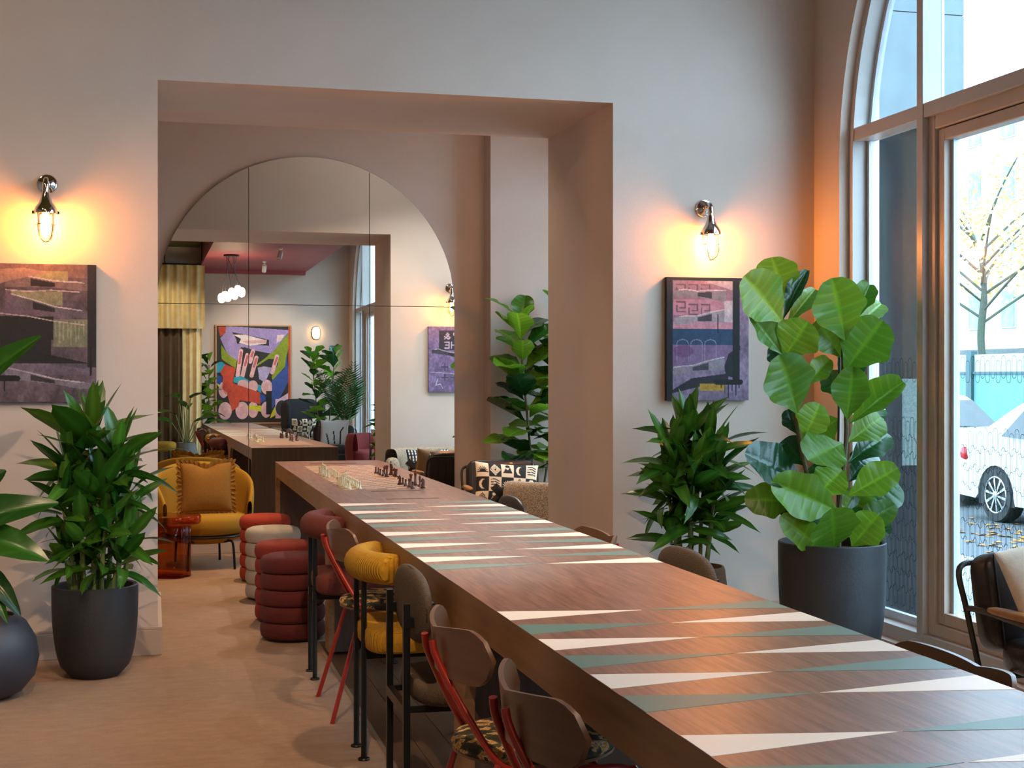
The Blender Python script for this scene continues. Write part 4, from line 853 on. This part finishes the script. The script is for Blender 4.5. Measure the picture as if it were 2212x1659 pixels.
ct=thing('coffee_table','low round dark coffee table between the leather armchair and the curved sofa','coffee table',(2.40,9.42,0)); part('top',MB().lathe([(0,.43),(.19,.43),(.2,.44),(.2,.45),(0,.45)],32),BLACK,ct,True,sharp=.9); part('stem',MB().lathe([(.03,.02),(.03,.43)],14),BLACK,ct,True); part('foot',MB().lathe([(0,0),(.14,0),(.14,.012),(.03,.02),(0,.02)],28),BLACK,ct,True,sharp=.9)
co=part('cross_ornament',MB().box((0,0,0),(.18,.058,.058)).box((0,0,0),(.058,.058,.18)).box((0,0,0),(.058,.18,.058)),mat('black_ceramic','1f1b19',.2,col2='2a2420',nscale=8,coat=.5),bevel=.003); co.location=(2.36,9.50,.548); co.rotation_euler=(.35,.75,.35); co['label']='glossy black six armed cross ornament on the coffee table'; co['category']='ornament'
# ---------------------------------------------------------------- camera room, behind the viewpoint (seen in the mirror)
wc=thing('wing_chair','charcoal wing chair against the rear wall seen in the mirror','armchair',(2.72,-2.12,0),PI-.25); CHAR=fab('charcoal_wool','2c2c30','232327',120,.3)
part('seat',MB().sell((0,-.02,.40),(.62,.58,.16),.4,28,12),CHAR,wc,True,sharp=1.3); part('backrest',MB().sell((0,.28,.78),(.66,.14,.68),.4,28,14),CHAR,wc,True,sharp=1.3)
for s in(-1,1):
    part('wing',MB().sell((s*.32,.12,.82),(.08,.36,.5),.5,18,12),CHAR,wc,True,sharp=1.3); part('armrest',MB().sell((s*.34,-.02,.50),(.1,.5,.22),.5,18,12),CHAR,wc,True,sharp=1.3)
    for y in(-.22,.24): part('leg',MB().lathe([(.012,0),(.02,.34)],10,(s*.24,y,0)),BLACK,wc)
pillow('scatter_cushion','black and cream patterned cushion on the charcoal wing chair seen in the mirror',(2.66,-1.92,.62),(math.radians(14),0,PI-.25),.46,.34,.12,mono_img())
leather_chair('dark leather armchair beside the kentia palm seen in the mirror',(2.72,1.55,0),math.radians(185),True)
pillow('scatter_cushion','white cushion with black leaf print on the far leather armchair seen in the mirror',(2.68,1.78,.64),(math.radians(14),0,PI),.42,.40,.12,(lambda I:(I.line([(.3,.9),(.3,.4),(.2,.25)],.05,'1c1c1c'),I.line([(.5,.9),(.55,.4)],.05,'1c1c1c'),I.line([(.7,.9),(.8,.5)],.05,'1c1c1c'),I)[-1])(Img(40,40,'e9e6df')))
tc_=thing('tub_armchair','rose red tub armchair by the window seen in the mirror','armchair',(2.98,3.2,0),PI*.9); ROSE=fab('rose_red_wool','8a3436','a04a44',120,.3)
part('seat',MB().sell((0,0,.36),(.58,.56,.2),.5,28,12),ROSE,tc_,True,sharp=1.3)
part('back_shell',MB().grid(lambda a,b:(( .30+.05*math.cos(2*PI*b))*math.cos(math.radians(-20+220*a)),(.30+.05*math.cos(2*PI*b))*math.sin(math.radians(-20+220*a)),.46+.22*math.sin(2*PI*b)),30,14),ROSE,tc_,True,sharp=1.3)
part('base',MB().lathe([(.2,0),(.22,.27)],24),BLACK,tc_,True)
yc_=thing('wing_chair','yellow high backed chair by the curtain seen in the mirror','armchair',(.22,-.75,0),PI*.55); part('seat',MB().sell((0,0,.38),(.55,.55,.16),.45,28,12),MUST,yc_,True,sharp=1.3); part('backrest',MB().sell((0,.27,.62),(.58,.1,.56),.4,28,14),MUST,yc_,True,sharp=1.3)
for x in(-.2,.2):
    for y in(-.2,.2): part('leg',MB().lathe([(.01,0),(.014,.32)],8,(x,y,0)),BLACK,yc_)
def rug_img():
    I=Img(90,110,'d8d0c4'); r=random.Random(4)
    for k in range(160): x,y=r.random(),r.random(); I.line([(x,y),(x+r.uniform(-.1,.1),y+r.uniform(-.05,.05))],.022,'1e1b1a')
    return I
rg=thing('patterned_rug','black and cream patterned rug beyond the table seen in the mirror','rug',(2.75,2.0,0)); o_=canvas('rug_pile',rug_img(),1.4,3.6,CLOTHP,rg); o_.rotation_euler=(-PI/2,0,0); o_.location=(0,0,.008); part('rug_backing',MB().bb(-.7,.7,-1.8,1.8,0,.007),mat('rug_backing','6a6258',.9,col2='5f574e',nscale=30),rg)
# curtain and rail
DRP=mat('bronze_velvet','5a3f14',.8,col2='46300e',nscale=6,sheen=.3); VOI=mat('cream_voile','dcc896',.7,col2='c2ac7b',nscale=8)
def drape(x0,x1,z0,z1,amp,nf): return lambda a,b: (x0+(x1-x0)*a,amp*math.sin(a*nf*2*PI)*(.6+.4*b)+.01*math.sin(a*37),z0+(z1-z0)*b)
cu=thing('curtain','bronze velvet curtain with a cream voile valance seen in the mirror','curtain',(.45,-1.9,0))
part('drape',MB().grid(drape(-.75,.22,.02,3.2,.05,7),90,8),DRP,cu,True,sharp=1.5); part('voile_panel',MB().grid(drape(.18,.50,.02,3.2,.03,3),50,8),VOI,cu,True,sharp=1.5,loc=(0,.03,0)); part('valance',MB().grid(drape(-.75,.55,2.3,3.36,.05,8),100,6),VOI,cu,True,sharp=1.5,loc=(0,.12,0))
part('rail',MB().tube([(-.8,.06,3.38),(.6,.06,3.38)],.012,8),BLACK,cu,True)
for x in(-.6,-.1,.5): part('rail_hanger',MB().tube([(x,.06,3.38),(x,.06,3.75)],.008,6),BLACK,cu,True)
# opal wall lamp, pendants, ceiling spots
p=ry(682,717,YR); wl=thing('opal_wall_lamp','oval opal wall lamp beside the big artwork seen in the mirror','wall lamp',(p.x,YR,p.z-.02)); OPAL=mat('opal_glow','fff3dd',.5,emit='ffd9a0',es=14)
part('back_plate',MB().sell((0,.012,0),(.16,.024,.24),.8,24,10),CHROME,wl,True); part('opal_glass',MB().sell((0,.05,0),(.13,.09,.21),.7,24,14),OPAL,wl,True)
p=ry(500,633,.2); pd=thing('pendant_cluster','cluster of glowing pill pendants on thin cords seen in the mirror','pendant lamp',(p.x,.2,0)); PG=mat('pendant_glow','fff0dc',.5,emit='ffe2b8',es=34)
part('ceiling_rose',MB().lathe([(0,3.36),(.12,3.36),(.12,3.335),(0,3.335)],24),BLACK,pd)
for i in range(7):
    a=i*2.4; x=-.15+.05*i; y=.06*math.sin(i*2.4); z=p.z-.02+.4*x+.03*math.sin(i*2.9); 
    part('cord',MB().tube([(.09*math.cos(a+2),.09*math.sin(a+2),3.34),(x,y,z+.06)],.003,5),BLACK,pd); part('pill_globe',MB().sell((x,y,z),(.11,.11,.15),.85,14,10),PG,pd,True)
def spot(x,y,z,label,tilt=0,yaw=0,energy=60,col=(1,.78,.55),size=70,blend=.6,track=True,sz=.04):
    t=thing('ceiling_spot',label,'spotlight',(x,y,z)); 
    Mx=Matrix.Rotation(yaw,3,'Z')@Matrix.Rotation(tilt,3,'X')
    part('mount',MB().lathe([(0,0),(.03,0),(.03,-.02),(.008,-.03),(.008,-.06),(0,-.06)],16),mat('white_enamel','e6e3de',.4,col2='dedad4',nscale=9),t,True,sharp=.9)
    b=MB().lathe([(0,0),(.034,0),(.036,-.01),(.036,-.13),(.03,-.13),(.028,-.11),(0,-.11)],20); b.v=[tuple(Mx@Vector(v)+Vector((0,0,-.06))) for v in b.v]; part('barrel',b,mat('white_enamel','e6e3de'),t,True,sharp=.9)
    l=bpy.data.lights.new('spot_beam','SPOT'); l.energy=energy; l.color=col; l.spot_size=math.radians(size); l.spot_blend=blend; l.shadow_soft_size=sz
    o=bpy.data.objects.new('spot_beam',l); COL.objects.link(o); o.parent=t; o.location=Mx@Vector((0,0,-.14))+Vector((0,0,-.06)); o.rotation_euler=(Mx@Matrix.Identity(3)).to_euler()
def aim(x,y,z,tx_,ty_,tz_,label,**k):
    d=Vector((tx_-x,ty_-y,tz_-z)).normalized(); tilt=math.acos(-d.z); yaw=math.atan2(d.x,-d.y) if abs(d.x)+abs(d.y)>1e-4 else 0
    # local -z tilted about x by `tilt` points to (0, sin, -cos): yaw turns +y onto d
    yaw=math.atan2(-d.x,d.y); spot(x,y,z,label,tilt,yaw,**k)
WARM=(1,.70,.45)
# ceiling spots of both rooms (white cylinder spots as the one the mirror shows; fill spots at the end are added)
aim(1.94,1.44,3.36,1.2,3.0,.8,'white ceiling spot over the table seen in the mirror',energy=110,col=(1,.74,.5),size=80)
aim(1.3,4.6,3.36,1.0,5.2,.6,'white ceiling spot over the middle of the table',energy=130,col=WARM,size=85)
aim(-.6,4.0,3.75,-.3,6.9,.9,'white ceiling spot aimed at the left potted dracaena',energy=90,col=WARM,size=62)
aim(-1.6,5.0,3.75,.0,7.1,1.6,'white ceiling spot aimed at the left painting wall',energy=55,col=WARM,size=85)
aim(.2,2.2,3.75,.35,5.6,0,'white ceiling spot over the carpeted aisle',energy=330,col=WARM,size=75)
aim(.9,9.6,3.9,.35,9.4,0,'white ceiling spot over the poufs and yellow armchair',energy=300,col=(1,.66,.36),size=80)
aim(-.8,9.4,3.9,.5,10.6,.5,'white ceiling spot aimed at the yellow armchair',energy=140,col=(1,.66,.36),size=60)
aim(1.6,9.3,3.9,1.9,8.8,.4,'white ceiling spot over the far end of the table',energy=90,col=(1,.76,.52),size=90)
aim(1.9,-.8,3.36,1.9,-2.6,1.4,'white ceiling spot aimed at the big artwork seen in the mirror',energy=130,col=(1,.84,.66),size=85)
aim(.2,-.2,3.75,.4,-1.8,1.8,'white ceiling spot aimed at the curtain seen in the mirror',energy=130,col=(1,.8,.55),size=70)
aim(2.4,10.3,3.9,2.8,8.5,.7,'added ceiling fill spot brightening the curved sofa',energy=220,col=(1,.93,.85),size=90)  # unseen fill lamp, added to brighten the sofa in the mirror
aim(2.5,10.4,3.9,1.7,8.3,3.0,'added ceiling fill spot brightening the back of the opening',energy=90,col=(1,.93,.85),size=110)  # unseen wash lamp, added to lift the wall around the opening
# ---------------------------------------------------------------- street outside
ASPH=mat('asphalt','4a4e50',.9,col2='3d4143',nscale=40,bump=.3,bscale=80); PAVE=mat('paving','666664',.9,col2='8c8c8a',nscale=10)
GZ=-.36
o=part('street',MB().bb(3.9,60,-30,80,GZ-.1,GZ),ASPH,kind='structure'); part('pavement',MB().bb(3.9,7.2,-30,80,GZ,GZ+.1),PAVE,kind='structure')
DST=mat('dark_granite','20262a',.85,spec=.08,col2='15191c',nscale=60,mixf=.6); LST=mat('light_granite','6f7b76',.85,spec=.1,col2='3f4845',nscale=120,mixf=.6); CLAD=mat('pale_cladding','7d898d',.85,spec=.1,col2='747f83',nscale=4)
pl=thing('stone_pilaster','dark granite pilaster with a pale granite block outside the window','pillar',(4.45,8.0,0))
part('shaft',MB().bb(-.55,-.12,-.45,.6,GZ,2.86),DST,pl); part('dark_panel',MB().bb(-.12,.28,-.40,.6,1.36,2.86),mat('brown_granite','37322c',.85,spec=.08,col2='221f1b',nscale=30),pl); part('granite_block',MB().bb(-.12,.28,-.42,.6,.84,1.36),LST,pl); part('plinth_block',MB().bb(-.12,.28,-.41,.6,GZ,.84),DST,pl)
for z in (2.86,3.55,4.25): part('cladding_panel',MB().bb(-.5,.3,-.44,.6,z+.006,z+.69),CLAD,pl)
WHT=mat('car_white','8f9698',.2,col2='8a9193',nscale=3,coat=.8); TYRE=mat('tyre','1a1b1c',.8,col2='222324',nscale=30); CGL=mat('car_glass','1e2426',.1,col2='242b2d',nscale=5); ALLOY=mat('alloy','c9cbcc',.25,.9,col2='bfc1c2',nscale=9); REDL=mat('tail_red','b0141c',.25,col2='a01018',nscale=8); GAP=mat('car_gap','3a3d3f',.6,col2='404345',nscale=9)
def car(loc,label):
    t=thing('parked_car',label,'car',loc)   # length along y, rear at +y; side towards -x at x=-.9
    body=[(2.1,.28),(2.16,.5),(2.14,.72),(2.02,.98),(1.62,1.10),(1.05,1.42),(.55,1.50),(-.25,1.48),(-.55,1.40),(-1.05,1.02),(-1.9,.90),(-2.12,.72),(-2.16,.45),(-2.1,.26)]
    def arch(y0): return [(y0-.37*math.cos(PI*k/12),.31+.37*math.sin(PI*k/12)) for k in range(13)]
    low=[(-2.1,.26),(-1.72,.24)]+arch(-1.33)+[(-.9,.22),(.9,.22)]+arch(1.30)+[(1.72,.26),(2.1,.28)]
    top=cat([(0,y,z) for y,z in body],3); prof=[(p.y,p.z) for p in top]
    bd=MB(); P=prof+low[1:-1]
    # build the body as stacked side walls leaning in above the waist
    def wid(z): return .90 if z<.95 else .90-.22*((z-.95)/.55)
    n=len(P); bd.add([(-wid(z),y,z) for y,z in P]+[(wid(z),y,z) for y,z in P],[tuple(range(n)),tuple(range(2*n-1,n-1,-1))]+[(i,n+i,n+(i+1)%n,(i+1)%n) for i in range(n)])
    part('body',bd,WHT,t,True,sharp=.6)
    for s in(-1,1):
        for y0 in(-1.33,1.30):
            part('wheel_well',MB().extr(arch(y0)+[(y0+.37,.2),(y0-.37,.2)],'x',s*.62,s*.885),TYRE,t)
            wh=part('wheel',MB().lathe([(.22,-.1),(.31,-.1),(.325,-.07),(.325,.07),(.31,.1),(.22,.1),(.21,.06),(0,.05)],36),TYRE,t,True,sharp=.8,loc=(s*.80,y0,.325),rot=(0,s*PI/2,0))
            sp=MB().tube([(.215*math.cos(2*PI*k/32),.215*math.sin(2*PI*k/32),.095) for k in range(32)],.012,6,True)
            for k in range(10):
                a=2*PI*k/10; sp.add([(.03*math.cos(a-.3),.03*math.sin(a-.3),.1),(.215*math.cos(a+.05),.215*math.sin(a+.05),.098),(.215*math.cos(a+.22),.215*math.sin(a+.22),.098),(.03*math.cos(a+.3),.03*math.sin(a+.3),.1)],[(0,1,2,3)])
            sp.lathe([(.045,.08),(.045,.108),(0,.11)],14); part('alloy_spokes',sp,ALLOY,wh,False)
        X=s*.893
        def sidew(ps,nm,mm,e=.006): 
            mb=MB(); k=len(ps); mb.add([(s*(wid(z)+e),y,z) for y,z in ps]+[(s*(wid(z)-.01),y,z) for y,z in ps],[tuple(range(k)),tuple(range(2*k-1,k-1,-1))]+[(i,(i+1)%k,k+(i+1)%k,k+i) for i in range(k)]); part(nm,mb,mm,t)
        sidew([(1.22,1.03),(.95,1.34),(.5,1.42),(.32,1.42),(.32,1.0)],'rear_window',CGL); sidew([(.24,1.0),(.24,1.42),(-.25,1.41),(-.85,1.05),(-.85,1.0)],'front_window',CGL)
        sidew([(.275,.3),(.285,.3),(.285,1.0),(.275,1.0)],'door_gap',GAP,.002); part('door_handle',MB().sell((X-s*-.01,.62,.86),(.03,.2,.035),.6,14,8),ALLOY,t,True)
        part('tail_lamp',MB().sell((s*.78,2.02,.80),(.24,.18,.2),.5,14,8),REDL,t,True); part('head_lamp',MB().sell((s*.72,-2.0,.70),(.3,.2,.14),.5,14,8),ALLOY,t,True)
    part('windscreen',MB().add([(-.70,-.58,1.41),(.70,-.58,1.41),(.82,-1.05,1.05),(-.82,-1.05,1.05)],[(0,1,2,3)]).add([(-.62,1.06,1.44),(.62,1.06,1.44),(.8,1.62,1.13),(-.8,1.62,1.13)],[(0,1,2,3)]),CGL,t)
    return t
wp=pz(2150,1128,GZ); c1=car((wp.x+.9,wp.y-1.30,GZ),'white car parked nearest outside the arched window'); dup(c1,(wp.x+1.1,wp.y+3.9,GZ),0,'white car parked behind the nearer white car')
HT=mat('hoarding_teal','5b8686',.6,col2='527d7d',nscale=3); HF=mat('hoarding_post','2f4e50',.5,col2='2a484a',nscale=5)
hd_=thing('hoarding_fence','pale teal panelled hoarding across the street','fence',(13.9,20,GZ))
for k in range(12):
    y=-10+k*1.7; part('hoarding_panel',MB().bb(0,.04,y+.09,y+1.61,.1,1.8),HT,hd_); part('top_panel',MB().bb(.01,.05,y+.09,y+1.61,1.84,2.14),mat('hoarding_white','a3adac',.6,col2='9aa4a3',nscale=3),hd_); part('hoarding_post',MB().bb(-.05,.07,y-.08,y+.08,0,2.2),HF,hd_); part('hoarding_rail',MB().bb(-.03,.05,y+.09,y+1.61,1.8,1.84),HF,hd_)
part('retaining_wall',MB().bb(19,19.5,-10,60,GZ,2.05),mat('concrete','6a6d6b',.9,col2='5c5f5d',nscale=6),kind='structure')
bl=thing('office_building','pale rendered building across the street','building',(34,40,GZ))
part('wall',MB().bb(0,6,-40,40,0,14),mat('pale_render','aaa69e',.9,col2='a09c94',nscale=2),bl)
wm=MB().bb(-.05,.1,-.5,.5,-.8,.8).mesh('window'); wm2=MB().bb(-.08,-.05,-.44,.44,-.74,.74).mesh('pane'); wm.materials.append(ALUG); GLB=mat('far_glass','4f7f8e',.15,col2='83acb8',nscale=3); wm2.materials.append(GLB)
for f in range(4):
    for k in range(22):
        o=link('window',wm,None,bl,(0,-30+k*2.4,4.6+f*2.6)); link('pane',wm2,None,o)
tr=thing('street_tree','slender street tree with yellow autumn leaves beyond the hoarding','tree',tuple(Vector((pz(2126,752,1.36-.001).x,0,0)) if False else (17.3,26.8,GZ)))
BARK=mat('green_bark','4f5648',.9,col2='3f4639',nscale=20)
part('trunk',MB().tube(cat([(0,0,0),(.05,0,1.5),(-.02,.05,2.6),(.03,0,3.6),(0,.1,4.6)],4),[.09]*6+[.08]*6+[.06]*5,8),BARK,tr,True)
rt2=random.Random(12); lv=MB(); ends=[]
for k in range(16):
    a=k*2.4; z=2.9+.12*k; L=2.6-.07*k; e=Vector((L*math.cos(a),L*math.sin(a),z+1.0+.6*rt2.random())); b=Vector((0,0.05,z)); part('branch',MB().tube(cat([b,b.lerp(e,.5)+Vector((0,0,.15)),e],4),[.028]*4+[.018]*4+[.008],6),BARK,tr,True); ends+=[b.lerp(e,q) for q in (.5,.65,.8,.95)]
for p in ends:
    for q in range(40):
        c=p+Vector((rt2.gauss(0,.35),rt2.gauss(0,.35),rt2.gauss(0,.28))); u=Vector((rt2.gauss(0,1),rt2.gauss(0,1),rt2.gauss(0,1))).normalized()*.055; v=u.cross(Vector((rt2.gauss(0,1),rt2.gauss(0,1),rt2.gauss(0,1)))).normalized()*.045
        lv.add([c-u,c-v,c+u,c+v],[(0,1,2,3)])
part('foliage',lv,mat('autumn_leaf','efd48a',.7,col2='e8b85a',nscale=2),tr,kind='stuff')
fl2=MB(); 
for k in range(260):
    x=wp.x-.9+rt2.gauss(0,.5); y=wp.y+rt2.uniform(-3,3); a=rt2.uniform(0,6); s=.05; fl2.add([(x+s*math.cos(a),y+s*math.sin(a),GZ+.004),(x-s*math.sin(a),y+s*math.cos(a),GZ+.02),(x-s*math.cos(a),y-s*math.sin(a),GZ+.004),(x+s*math.sin(a),y-s*math.cos(a),GZ+.012)],[(0,1,2,3)])
part('fallen_leaves',fl2,mat('fallen_leaf','a8702c',.8,col2='8a5a22',nscale=9),kind='stuff',label='brown fallen leaves along the gutter beside the white car',category='leaves')
